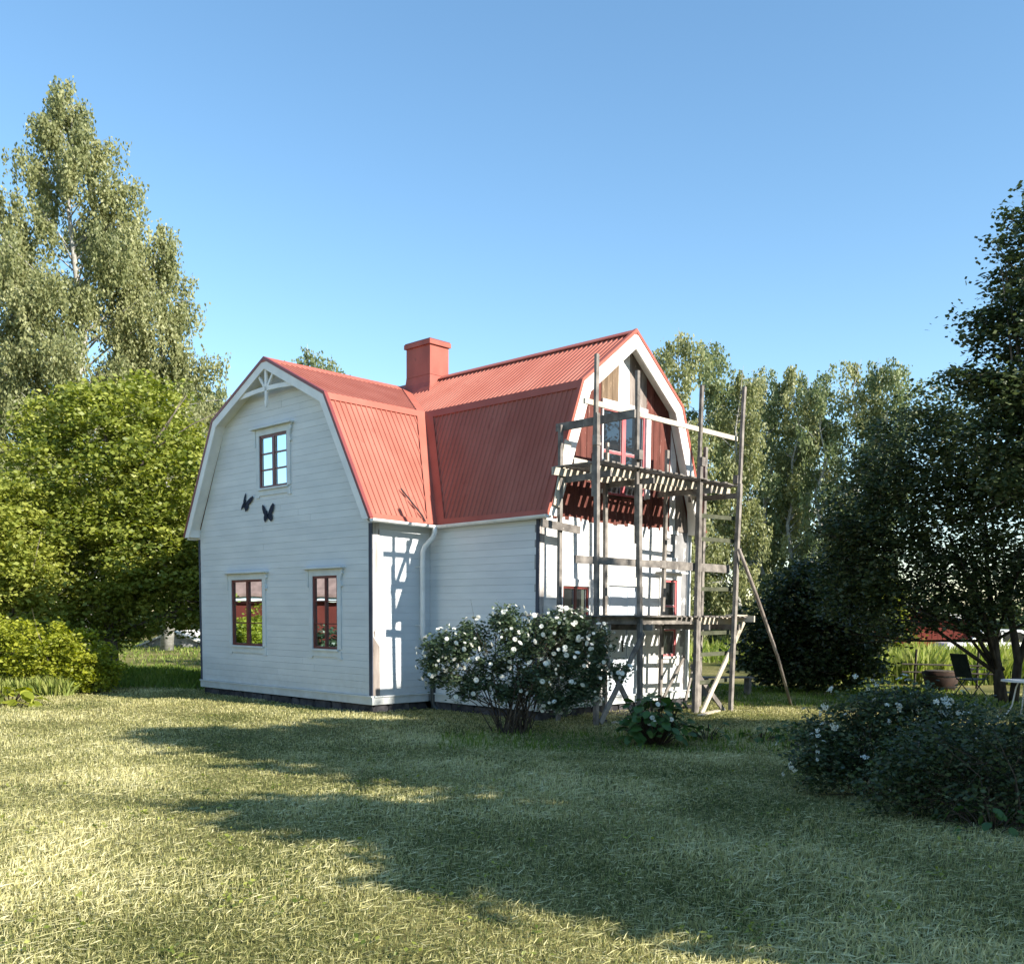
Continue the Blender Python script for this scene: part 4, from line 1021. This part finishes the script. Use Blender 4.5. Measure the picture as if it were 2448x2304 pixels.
def shrub(name, base, lobes, nc, per, cr, leaf, mat, label, seed, stems, stem_base=.22, blossoms=0, brad=.037, bmesh_=None, tint=.5, up=.4, front=(0, -1), stem_r=.011, cs=.14, bname='blossom'):
    r = np.random.default_rng(seed); o_ = empty(name, base); tag(o_, label, 'shrub')
    c = lobes_points(lobes, nc, r, .45)
    cc = np.repeat(c, per, 0) + r.normal(0, .45, (nc*per, 3))*cr
    V, F = leaf_arrays(cc, leaf, r, up, .6); link(bpy.data.objects.new('foliage', npmesh('foliage', V, F, LM[mat], clump_tint(r, nc, per, tint, cs))), o_)
    st = MB(); st.smooth = True
    for k in range(stems):
        az = r.uniform(0, 2*PI); b0 = np.array([math.cos(az), math.sin(az)])*stem_base*r.random()**.5
        e = c[int(r.integers(len(c)))]; q = .35
        mid = np.array([b0[0]+(e[0]-b0[0])*q+r.normal(0, .05), b0[1]+(e[1]-b0[1])*q, e[2]*.55])
        rr = stem_r*r.uniform(.5, 1.2); st.tube([(b0[0], b0[1], -.05), mid, e], [rr, rr*.7, rr*.25], 5, False)
        for _ in range(2):
            e2 = e+r.normal(0, .14, 3); st.tube([mid+(e-mid)*.4, (mid+e2)/2+r.normal(0, .04, 3), e2], [rr*.5, rr*.35, rr*.15], 4, False)
    st.build('stems', M['stem'], o_)
    if blossoms:
        ms = bmesh_ or [blossom_mesh(60+k, brad) for k in range(4)]
        L = np.array(lobes, float)
        for k in range(blossoms):
            l = L[int(r.choice(len(L), p=(L[:, 3]*L[:, 5])/np.sum(L[:, 3]*L[:, 5])))]
            d = r.normal(0, 1, 3); d[1] = -abs(d[1])*.9; d[2] += .25; d /= np.linalg.norm(d)
            if r.random() < .35: d[1] *= -1
            p = l[:3]+d*l[3:]*r.uniform(1.05, 1.25); bo = link(bpy.data.objects.new(bname, ms[k % len(ms)]), o_); bo.location = p
            dv = Vector(d)+Vector(r.normal(0, .35, 3)); bo.rotation_euler = dv.to_track_quat('Z', 'Y').to_euler(); s_ = r.uniform(.6, 1.35); bo.scale = (s_, s_, s_)
    return o_
px = 15.2/1929
def rl(X, Y, dy, rx, ry, rz): return ((X-1000)*px, dy, 1.78-(Y-1180)*px+.20-.0, rx, ry, rz)
rose = [rl(868, 1268, .0, .42, .36, .30), rl(838, 1300, -.1, .20, .22, .20), rl(915, 1242, .05, .34, .33, .26), rl(985, 1215, 0, .30, .3, .26), rl(1000, 1262, -.1, .38, .36, .30), rl(1075, 1238, 0, .48, .4, .36),
        rl(1115, 1225, .1, .34, .33, .28), rl(1120, 1290, -.1, .42, .38, .36), rl(1040, 1315, -.1, .42, .36, .26), rl(1150, 1325, -.05, .26, .28, .22), rl(1205, 1308, -.1, .17, .2, .14), rl(955, 1300, 0, .30, .3, .18), rl(1090, 1365, -.1, .2, .25, .16), rl(1125, 1345, -.05, .34, .3, .26), rl(1160, 1260, 0, .24, .3, .34), rl(1060, 1355, -.1, .3, .3, .2), rl(860, 1325, 0, .28, .25, .16), rl(925, 1325, 0, .3, .3, .2), rl(985, 1345, 0, .3, .3, .2), rl(900, 1355, 0, .2, .2, .12)]
a = at(1000, 1430, 15.2)
shrub('rose_bush', (a.x, 15.2, -.22), rose, 1500, 15, .11, .06, 'rose', 'tall rose bush full of white blossoms in front of the house wall', 51, 46, .30, 430, .031, tint=.5, stem_r=.014)

# ---- hydrangea and small plants by the scaffold
a = at(1272, 1458, 13.9)
hy = big_leaf_plant('hydrangea_bush', (a.x, 13.9, -.2), 230, .13, .15, 'hydrangea', 'dense bush of large green leaves with a few white flowers before the scaffold', 'bush', 52, .76, .46)
ms = [blossom_mesh(80+k, .034) for k in range(3)]
for k, (dx, dy, dz) in enumerate(((-.10, -.36, .42), (-.07, -.40, .36), (.16, -.36, .40), (-.02, -.30, .60), (-.14, -.33, .34))):
    bo = link(bpy.data.objects.new('blossom', ms[k % 3]), hy); bo.location = (dx, dy, dz); bo.rotation_euler = (1.1, .2*k, 0)
for i, (X, Y, d, n, h, lab) in enumerate(((1372, 1448, 14.4, 26, .36, 'small leafy plant just right of the large-leaved bush'), (1478, 1455, 14.2, 22, .32, 'low leafy plant midway between the large-leaved bush and the white-flowered shrub'), (1565, 1452, 14.0, 30, .38, 'low green plant close to the left side of the white-flowered shrub'))):
    a = at(X, Y, d); big_leaf_plant('garden_plant', (a.x, d, -.21), n, .09, .12, 'hydrangea', lab, 'plant', 60+i, h, .30)

# ---- flower shrubs on the right in the shade
def umbel_mesh(seed, rad=.04):
    r = np.random.default_rng(seed); n = 26; V = []; F = []
    for k in range(n):
        a_ = r.uniform(0, 2*PI); q = rad*math.sqrt(r.random()); c = np.array([q*math.cos(a_), q*math.sin(a_), .25*rad*(1-(q/rad)**2)+r.normal(0, .002)]); b = len(V); s_ = rad*.26
        az = r.uniform(0, PI)
        for t in range(4): V.append((c[0]+s_*math.cos(az+t*PI/2), c[1]+s_*math.sin(az+t*PI/2), c[2]+r.normal(0, .003)))
        F.append((b, b+1, b+2, b+3))
    return npmesh('umbel', np.array(V), np.array(F), LM['petal'], r.uniform(.0, .7, n))
um = [umbel_mesh(90+k, .03) for k in range(4)]
a = at(1740, 1560, 9.4)
shrub('spirea_bush', (a.x, 9.4, -.12), [(-.62, .3, .52, .40, .38, .34), (-.25, .2, .82, .42, .4, .30), (.15, .1, .86, .42, .4, .26), (.55, .2, .74, .42, .4, .30), (-.1, -.1, .45, .7, .5, .42), (.6, .0, .42, .5, .42, .40), (-.75, .0, .30, .34, .32, .28)],
      1150, 14, .10, .045, 'dark', 'dark green shrub dotted with small white flower clusters at right', 53, 90, .55, 120, .04, um, tint=.35, stem_r=.007, bname='flower_cluster')
a = at(1930, 1600, 8.0)
shrub('garden_shrub', (a.x, 8.0, -.08), [(-.5, .2, .52, .45, .4, .45), (.0, .1, .60, .45, .4, .42), (.5, .1, .55, .5, .4, .45), (-.8, .1, .30, .35, .3, .28), (.1, -.2, .25, .8, .35, .25), (1.1, .2, .5, .5, .4, .45)],
      1000, 14, .10, .045, 'dark', 'dark brownish leafy shrub at the right edge in front of the flowering one', 54, 110, .7, 0, tint=.35, stem_r=.007)
a = at(1925, 1625, 7.5)
big_leaf_plant('garden_plant', (a.x, 7.5, -.06), 36, .07, .11, 'hydrangea', 'low leafy weeds at the foot of the shrub at the right edge', 'plant', 70, .26, .42)

# ---- dark trees on the right
a = at(1945, 1350, 21.5)
dark_l = [(-2.2, 0, 5.0, 1.5, 1.5, 1.2), (-.6, 0, 5.4, 1.6, 1.6, 1.4), (-2.9, -.2, 3.9, 1.3, 1.3, 1.3), (-1.2, -.3, 3.9, 1.7, 1.5, 1.3), (.6, 0, 4.2, 1.5, 1.5, 1.7), (-2.6, -.3, 2.8, 1.3, 1.1, .8), (-.9, -.4, 2.7, 1.4, 1.2, .7), (-1.7, 0, 6.2, .5, .6, .8), (-3.5, 0, 3.2, .7, .8, 1.0), (1.3, 0, 2.7, 1.2, 1.1, 1.0), (-3.4, 0, 2.3, 1.0, .9, .8), (-2.2, -.2, 2.0, 1.1, .9, .65), (-1.0, -.3, 2.0, 1.0, .8, .55), (.4, -.2, 2.3, 1.1, .9, .6)]
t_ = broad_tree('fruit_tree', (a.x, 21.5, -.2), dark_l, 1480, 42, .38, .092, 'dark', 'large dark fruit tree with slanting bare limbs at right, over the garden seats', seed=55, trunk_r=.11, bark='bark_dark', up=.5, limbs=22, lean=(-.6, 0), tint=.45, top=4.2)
m = MB(); m.smooth = True
m.tube([(.05, 0, -.1), (-.15, 0, .9), (-.42, -.05, 1.7), (-.9, -.1, 2.6), (-1.3, 0, 3.6)], [.13, .10, .085, .06, .03], 8); m.tube([(.3, .1, -.1), (.32, 0, .9), (.1, -.05, 1.8), (-.1, 0, 3.0)], [.11, .09, .07, .04], 8)
m.tube([(-.02, -.05, .7), (-.45, -.1, 1.15), (-.75, -.15, 1.6)], [.05, .035, .02], 6); m.tube([(.3, 0, .8), (.6, 0, 1.7), (.9, .1, 2.8)], [.09, .07, .04], 7)
m.build('limb', M['bark_dark'], t_)
a = at(2062, 1370, 18.5)
broad_tree('linden_tree', (a.x, 18.5, -.2), [(0, 0, 8.3, 1.5, 1.6, 1.9), (-.9, 0, 7.1, 1.15, 1.2, .75), (-.3, 0, 6.0, 1.7, 1.6, .9), (-1.25, -.1, 5.9, .8, .9, .45), (.6, 0, 5.0, 2.0, 1.8, 1.2), (-.8, 0, 9.0, .5, .6, .35), (-1.45, 0, 8.05, .32, .35, .14), (-.7, -.1, 4.6, 1.1, 1.1, .8), (-1.6, 0, 7.2, .7, .4, .16), (-1.9, 0, 6.15, .75, .4, .18), (-1.5, 0, 5.2, .9, .5, .22), (-1.3, 0, 8.6, .5, .4, .12), (-1.2, -.1, 7.75, .6, .4, .12)],
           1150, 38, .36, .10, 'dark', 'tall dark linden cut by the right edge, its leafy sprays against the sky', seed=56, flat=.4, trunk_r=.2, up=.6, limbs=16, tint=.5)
a = at(1570, 1340, 24.5)
broad_tree('lilac_bush', (a.x, 24.5, -.2), [(0, 0, 1.7, 1.4, 1.2, 1.5), (-.9, -.1, 1.2, 1.0, .9, 1.2), (.9, 0, 1.3, 1.1, 1.0, 1.3), (.2, -.2, 2.6, .9, .9, .7), (0, -.4, .7, 1.7, .8, .7)],
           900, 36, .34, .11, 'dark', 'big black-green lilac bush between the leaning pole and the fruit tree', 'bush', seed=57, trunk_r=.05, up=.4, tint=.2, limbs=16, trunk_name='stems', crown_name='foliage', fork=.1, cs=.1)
a = at(1725, 1240, 33)
broad_tree('young_tree', (a.x, 33, -.2), [(0, 0, 2.2, .8, .8, 1.0), (-.6, 0, 1.6, .6, .6, .6), (.3, 0, 1.3, .5, .5, .5)], 130, 24, .3, .13, 'broad', 'slim sunlit young tree in front of the red shed', seed=58, trunk_r=.05, up=.5, tint=.5, limbs=6)

# ---- trees standing outside the right side of the view; their shade covers the lawn
g = 'shade trees right of the view'
S2 = (.85, -.527); NN = (.527, .85)
def RQ(r_, q): return (-r_*S2[0]*-1*-1+q*NN[0] if False else -r_*.85+q*.527, r_*.527+q*.85)
def shade(q, r_, H, rad, seed, label, zlow=1.2, nc=520, leaf=.30):
    x, y = RQ(r_, q); k = (H-zlow)/2
    lob = [(0, 0, zlow+k, rad*.85, rad*.85, k), (-rad*.35, rad*.3, zlow+k*.8, rad*.65, rad*.65, k*.75), (rad*.3, rad*.4, zlow+k*.9, rad*.65, rad*.65, k*.8), (0, -rad*.4, zlow+k*.7, rad*.7, rad*.6, k*.7), (rad*.1, 0, zlow+k*1.5, rad*.5, rad*.5, k*.5)]
    broad_tree('shade_tree', (x, y, -.1), lob, nc, 34, .55, leaf, 'broad', label, 'tree', g, seed=seed, trunk_r=.22, up=.5, tint=.4)
shade(10.5, -5.5, 10.4, 3.3, 201, 'large leafy tree standing out of view right of the lawn, nearest the camera', nc=860)
shade(12.9, -9.0, 10.6, 2.0, 206, 'leafy filler tree added out of view to thicken the lawn shade, between the nearest large tree and the slender one', nc=420)  # filler tree added to make the shade on the lawn denser
shade(6.4, -5.2, 6.9, 1.8, 202, 'small leafy tree out of view beside the camera at right', nc=300)
shade(16.2, -13.0, 10.0, 3.4, 203, 'leafy tree standing out of view right of the flower shrubs', nc=620)
shade(15.4, -13.6, 14.7, 2.1, 205, 'slender tall tree standing out of view right of the garden path', nc=420, zlow=6)
shade(22.8, -13.0, 13.5, 3.9, 204, 'tall leafy tree standing out of view right of the fruit tree', nc=800)

# ---------------------------------------------------------------- tall grass and far greenery
def xf(x0, x1): return lambda r, d, n: r.uniform(x0, x1, n)
def field(name, lab, cat, *specs):
    Vs = []; Fs = []; Ts = []; o_ = 0
    for (n, ylo, yhi, x0, x1, h0, h1, wid, sd_, ts) in specs:
        me = grass('tmp', n, ylo, yhi, 1, h0, h1, .0, wid, sd_, ts, 0.01, xf(x0, x1), .35)
        v = np.empty(len(me.vertices)*3); me.vertices.foreach_get('co', v); v = v.reshape(-1, 3)
        f = np.empty(len(me.loops), int); me.loops.foreach_get('vertex_index', f); f = f.reshape(-1, 4); t = np.empty(len(f)); me.attributes['tint'].data.foreach_get('value', t)
        Vs.append(v); Fs.append(f+o_); Ts.append(t); o_ += len(v); bpy.data.meshes.remove(me)
    ob = link(bpy.data.objects.new(name, npmesh(name, np.concatenate(Vs), np.concatenate(Fs), LM['tall'], np.concatenate(Ts))))
    tag(ob, lab, cat, kind='stuff')
field('tall_grass', 'uncut tall grass beyond the lawn on both sides of the house', 'grass',
      (20000, 27, 37, 8.5, 19, .45, 1.0, .012, 301, .25), (12000, 23.5, 32, -12.5, -6.8, .06, .22, .008, 302, -.1), (9000, 32, 60, -30, -6, .06, .2, .010, 303, .15), (14000, 38, 62, 4, 32, .3, .8, .014, 304, .1),
      (9000, 20, 26, 4.5, 11, .03, .12, .008, 305, .0), (4500, 21.2, 22.2, -13, -9.6, .15, .45, .008, 306, .35), (2500, 12.9, 15.2, -1.0, 6.0, .04, .14, .007, 308, -.1))
def far_woods():
    r = np.random.default_rng(77); n = 2600; x = r.uniform(-120, 120, n); y = 92+8*np.sin(x*.07)+r.normal(0, 3, n)
    h = 2.6+1.0*np.sin(x*.21)+.8*np.sin(x*.53+1)+np.where(x < -25, 2.5, 0)
    c = np.stack([x, y, r.random(n)**.8*h], -1); cc = np.repeat(c, 10, 0)+r.normal(0, .7, (n*10, 3)); cc[:, 2] = np.abs(cc[:, 2])
    V, F = leaf_arrays(cc, .75, r, .3, .7)
    tag(link(bpy.data.objects.new('far_woods', npmesh('far_woods', V, F, LM['dark'], clump_tint(r, n, 10, .7)))), 'low far line of trees and bushes at the end of the fields', 'woods', kind='stuff')
far_woods()

# ---------------------------------------------------------------- sheds, car and garden things
def board_wall(parent, p, q, z0, z1, mat, step=.19, top=None, n=(0, -1), name='board'):
    """vertical boards between ground points p and q; top(t) gives the height along the wall"""
    p = Vector((p[0], p[1], 0)); q = Vector((q[0], q[1], 0)); d = (q-p); L_ = d.length; d.normalize(); k = int(L_/step); nn = Vector((d.y, -d.x, 0))
    for i in range(k):
        a0 = i*L_/k+.006; a1 = (i+1)*L_/k-.006; o0 = .012*(i % 2)
        t0 = z1 if top is None else top((i+0.0)/k); t1 = z1 if top is None else top((i+1)/k)
        m = MB(); P = lambda a, z, dd: tuple(p+d*a+nn*dd+Vector((0, 0, z)))
        m.v = [P(a0, z0, 0), P(a1, z0, 0), P(a1, t1, 0), P(a0, t0, 0), P(a0, z0, .02+o0), P(a1, z0, .02+o0), P(a1, t1, .02+o0), P(a0, t0, .02+o0)]
        m.f = [(0,1,2,3), (4,5,6,7), (0,1,5,4), (1,2,6,5), (2,3,7,6), (3,0,4,7)]
        m.build(name, mat, parent)
# red shed at right, seen under the fruit tree
a = at(1755, 1166, 38); b = at(1872, 1202, 38)
sh = empty('red_shed', (0, 0, 0)); tag(sh, 'small red board shed, darkened in colour for tree shade, with pale roof edge behind the fruit tree', 'shed')
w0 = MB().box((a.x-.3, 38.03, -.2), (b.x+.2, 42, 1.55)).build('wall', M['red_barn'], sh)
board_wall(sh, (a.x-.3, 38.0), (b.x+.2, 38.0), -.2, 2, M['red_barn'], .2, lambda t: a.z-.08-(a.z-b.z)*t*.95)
MB().beam((a.x-.5, 37.85, a.z+.03), (b.x+.45, 37.85, b.z-.06), .05, .12, (0, 0, 1)).build('bargeboard', M['pale_sheet'], sh)
m = MB(); m.v = [(a.x-.5, 37.8, a.z+.10), (b.x+.45, 37.8, b.z+.0), (b.x+.45, 42.2, b.z+.0), (a.x-.5, 42.2, a.z+.10), (a.x-.5, 37.8, a.z+.05), (b.x+.45, 37.8, b.z-.05), (b.x+.45, 42.2, b.z-.05), (a.x-.5, 42.2, a.z+.05), (a.x-1.9, 42.2, a.z-1.0), (a.x-1.9, 37.8, a.z-1.0)]
m.f = [(0,1,2,3), (4,5,6,7), (0,1,5,4), (1,2,6,5), (3,0,9,8)]; m.build('roof', M['pale_sheet'], sh)
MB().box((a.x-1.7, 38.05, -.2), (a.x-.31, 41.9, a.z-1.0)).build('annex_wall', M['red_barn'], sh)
# white car
def car(loc, rz, label):
    o_ = empty('parked_car', loc, rz); tag(o_, label, 'car')
    side = [(-2.1, .35), (-2.15, .75), (-1.95, .95), (-1.2, 1.0), (-.55, 1.42), (.9, 1.46), (1.7, 1.02), (2.1, .92), (2.15, .38)]
    MB().prism(side, lambda a, b, d: (a, d, b), -.82, .82).build('body', M['car_white'], o_)
    for s in (-1, 1):
        for w_ in ([(-1.05, 1.0), (-.5, 1.36), (.1, 1.38), (.1, 1.0)], [(.18, 1.0), (.18, 1.38), (.85, 1.38), (1.45, 1.0)]):
            MB().prism(w_, lambda a, b, d: (a, s*d, b), .815, .828).build('window', M['dark_glass'], o_)
        for x in (-1.35, 1.35):
            MB().tube([(x, s*.66, .31), (x, s*.85, .31)], .31, 16).build('wheel', M['rubber'], o_)
    m = MB(); m.v = [(-1.22, -.7, 1.02), (-1.22, .7, 1.02), (-.58, .62, 1.42), (-.58, -.62, 1.42)]; m.v = [(x-.01, y, z+.01) for x, y, z in m.v]; m.f = [(0,1,2,3)]; m.build('windscreen', M['dark_glass'], o_)
a = at(1895, 1255, 36); car((a.x+1.3, 38, -.25), .1, 'white car parked beyond the fruit tree, mostly hidden by its limbs')
# pale tarpaulin shelter far at left
a = at(268, 1256, 52); b = at(400, 1256, 52); c = at(332, 1224, 52)
tp_ = empty('low_shelter', (0, 0, 0)); tag(tp_, 'low far shelter with pale gabled roof between hedge and house', 'shelter')
m = MB(); zz0 = a.z+.05
m.prism([(a.x-.2, zz0), (c.x, c.z), (b.x+.4, zz0+.05), (b.x+.4, zz0-.05), (c.x, c.z-.1), (a.x-.2, zz0-.1)], lambda p, q, d: (p, d, q), 52, 57); m.build('roof', M['pale_sheet'], tp_)
MB().prism([(a.x, -.25), (a.x, zz0-.05), (c.x, c.z-.12), (b.x+.2, zz0-.05), (b.x+.2, -.25)], lambda p, q, d: (p, d, q), 52.15, 56.8).build('wall', M['tornpaper'], tp_)
# red house whose reflection shows in the lower windows: stands left of the lawn, outside the view
rb = empty('red_farmhouse', (-29.0, 21.0, -.2), 0); tag(rb, 'long red farmhouse with white eave and brown roof, left of the garden out of view', 'house')
x0 = 0.0
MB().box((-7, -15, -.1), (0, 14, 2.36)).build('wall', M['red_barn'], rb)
MB().box((-.1, -15.2, 2.37), (.32, 14.2, 2.66)).build('eave_board', M['white'], rb)
m = MB(); m.prism([(.45, 2.67), (-3.5, 6.3), (-7.45, 2.67), (-7.45, 2.55), (.45, 2.55)], lambda a, b, d: (a, d, b), -15.4, 14.4); m.build('roof', M['barn_roof'], rb)
for i, y in enumerate((-12, -8, -4, -.5, 3.2, 7, 10.8)):
    f_ = MB(); f_.box((.001, y-.62, .75), (.06, y-.5, 2.1)); f_.box((.001, y+.5, .75), (.06, y+.62, 2.1)); f_.box((.001, y-.5, 1.98), (.06, y+.5, 2.1)); f_.box((.001, y-.5, .75), (.06, y+.5, .87)); f_.box((.001, y-.04, .87), (.05, y+.04, 1.98))
    w_ = f_.build('window', M['white'], rb); MB().box((.002, y-.5, .87), (.02, y+.5, 1.98)).build('pane', M['dark_glass'], w_)
for y in (-15.0, 14.0): MB().box((-.05, y-.12, -.1), (.05, y+.12, 2.36)).build('corner_board', M['white'], rb)
a = 0
broad_tree('hedge', (-24.5, 20.0, -.2), [(0, -8+2*k, .55, 1.0, 1.5, .75) for k in range(9)], 700, 20, .3, .16, 'rose', 'clipped green hedge in front of the red farmhouse, out of view', 'hedge', seed=88, trunk_r=.03, tint=.5, limbs=10, trunk_name='stems', crown_name='foliage')

# half barrel, chairs, bench, table
a = at(1826, 1336, 24.5)
brl = empty('half_barrel', (a.x, 24.5, -.2)); tag(brl, 'dark half barrel planter standing under the fruit tree', 'planter')
m = MB(); m.smooth = True; m.tube([(0, 0, 0), (0, 0, .15), (0, 0, .50)], [.30, .36, .45], 22); m.build('tub', M['barrel'], brl)
for z, r_ in ((.12, .357), (.38, .425)): MB().tube([(0, 0, z), (0, 0, z+.035)], [r_, r_+.012], 22).build('hoop', M['iron'], brl)
m = MB(); m.smooth = True; m.tube([(0, 0, .501), (0, 0, .53)], [.43, .36], 16); m.build('soil', M['stem'], brl)
def chair(loc, rz, mat, seatmat, label, group=None):
    o_ = empty('garden_chair', loc, rz); tag(o_, label, 'chair', group)
    for s in (-1, 1):
        MB().tube([(s*.27, .25, 0), (s*.27, -.28, .62)], .013, 6).build('leg', mat, o_); MB().tube([(s*.25, -.25, 0), (s*.25, .22, .45), (s*.25, .42, 1.0)], .013, 6).build('leg', mat, o_)
        MB().beam((s*.28, -.32, .64), (s*.28, .30, .66), .045, .02, (0, 0, 1)).build('armrest', mat, o_)
    MB().beam((0, -.26, .42), (0, .22, .40), .48, .02, (0, 0, 1)).build('seat', seatmat, o_)
    MB().beam((0, .24, .46), (0, .42, 1.0), .48, .02, (0, 1, .3)).build('backrest', seatmat, o_)
    return o_
a = at(1885, 1340, 23.0); chair((a.x, 23.0, -.2), 1.9, M['iron'], M['canvas'], 'dark reclining garden chair right of the half barrel')
a = at(1962, 1398, 18.2)
tb = empty('garden_table', (a.x+.25, 18.2, -.2)); tag(tb, 'white metal-legged garden table at the right edge', 'table')
MB().tube([(0, 0, .66), (0, 0, .69)], .42, 22).build('table_top', M['white'], tb)
for k in range(4):
    az = PI/4+k*PI/2+.5; c_, s_ = math.cos(az), math.sin(az)
    MB().tube([(.12*c_, .12*s_, .66), (.16*c_, .16*s_, .55), (.22*c_, .22*s_, .2), (.34*c_, .34*s_, 0)], .014, 6).build('leg', M['white'], tb)
a = at(1410, 1335, 22.6)
bn = empty('garden_bench', (a.x, 22.6, -.2), .1); tag(bn, 'low grey wooden bench standing behind the right scaffold posts', 'bench')
for k in range(3): MB().box((-.6, -.18+k*.125, .42), (.6, -.07+k*.125, .45)).build('seat_plank', M['scaffold'], bn)
for x in (-.5, .5):
    MB().box((x-.03, -.17, 0), (x+.03, .17, .4195)).build('leg', M['scaffold'], bn)
a = at(1775, 1330, 25.5)
fc = empty('rail_fence', (a.x, 25.5, -.2)); tag(fc, 'thin dark post-and-rail fence behind the half barrel', 'fence')
for x in (0, 1.6): MB().tube([(x, 0, 0), (x+.02, 0, 1.02)], .03, 7).build('post', M['lumber_dark'], fc)
for z in (.42, .62): MB().tube([(-.35, -.04, z+.02), (.8, -.04, z), (2.0, -.04, z-.03)], .02, 6).build('rail', M['lumber_dark'], fc)
# stones and scrap planks at the foot of the scaffold
def local(v, u, z): return house.matrix_world @ Vector((v, u, z))
bpy.context.view_layer.update()
stone_me = []
for k in range(3):
    r = random.Random(400+k); m = MB(); m.smooth = False; n = 7
    for j, (z, q) in enumerate(((0, .8), (.35, 1.05), (.75, .85), (1, .4))):
        for i in range(n): a_ = 2*PI*i/n; s_ = q*r.uniform(.82, 1.15); m.v.append((s_*math.cos(a_), s_*math.sin(a_)*.8, z*.9))
    for j in range(3):
        for i in range(n): m.f.append((j*n+i, j*n+(i+1) % n, j*n+n+(i+1) % n, j*n+n+i))
    m.f.append(tuple(3*n+i for i in range(n))); stone_me.append(m.mesh('stone', M['stone']))
labs = ['dark stone at the foot of the first scaffold post', 'flat stone just left of the large-leaved bush', 'stone lying against the base below the door', 'small stone between the first and second scaffold posts', 'stone under the right end of the house wall']
for i, (v, u, s_) in enumerate(((1.95, -3.75, .15), (2.55, -3.9, .13), (3.1, -3.5, .12), (2.25, -3.6, .10), (5.3, -3.3, .16))):
    p = local(v, u, 0); o_ = link(bpy.data.objects.new('stone', stone_me[i % 3])); o_.location = (p.x, p.y, -.25); o_.scale = (s_, s_, s_*.8); o_.rotation_euler = (0, 0, i*1.3)
    tag(o_, labs[i], 'stone', 'stones at the foot of the scaffold')
for i, (p, q, lab) in enumerate((((1.9, -4.1), (2.9, -3.95), 'scrap plank lying on the grass left of the large-leaved bush'), ((4.1, -4.35), (5.1, -4.1), 'scrap plank lying on the grass below the right scaffold posts'))):
    A = local(p[0], p[1], 0); B = local(q[0], q[1], 0)
    o_ = MB().beam((A.x, A.y, -.185), (B.x, B.y, -.18), .10, .03, (0, 0, 1)).build('scrap_plank', M['lumber_light']); tag(o_, lab, 'plank')
print('leaf quads in birches', TOT, 'polys', sum(len(m.polygons) for m in bpy.data.meshes))
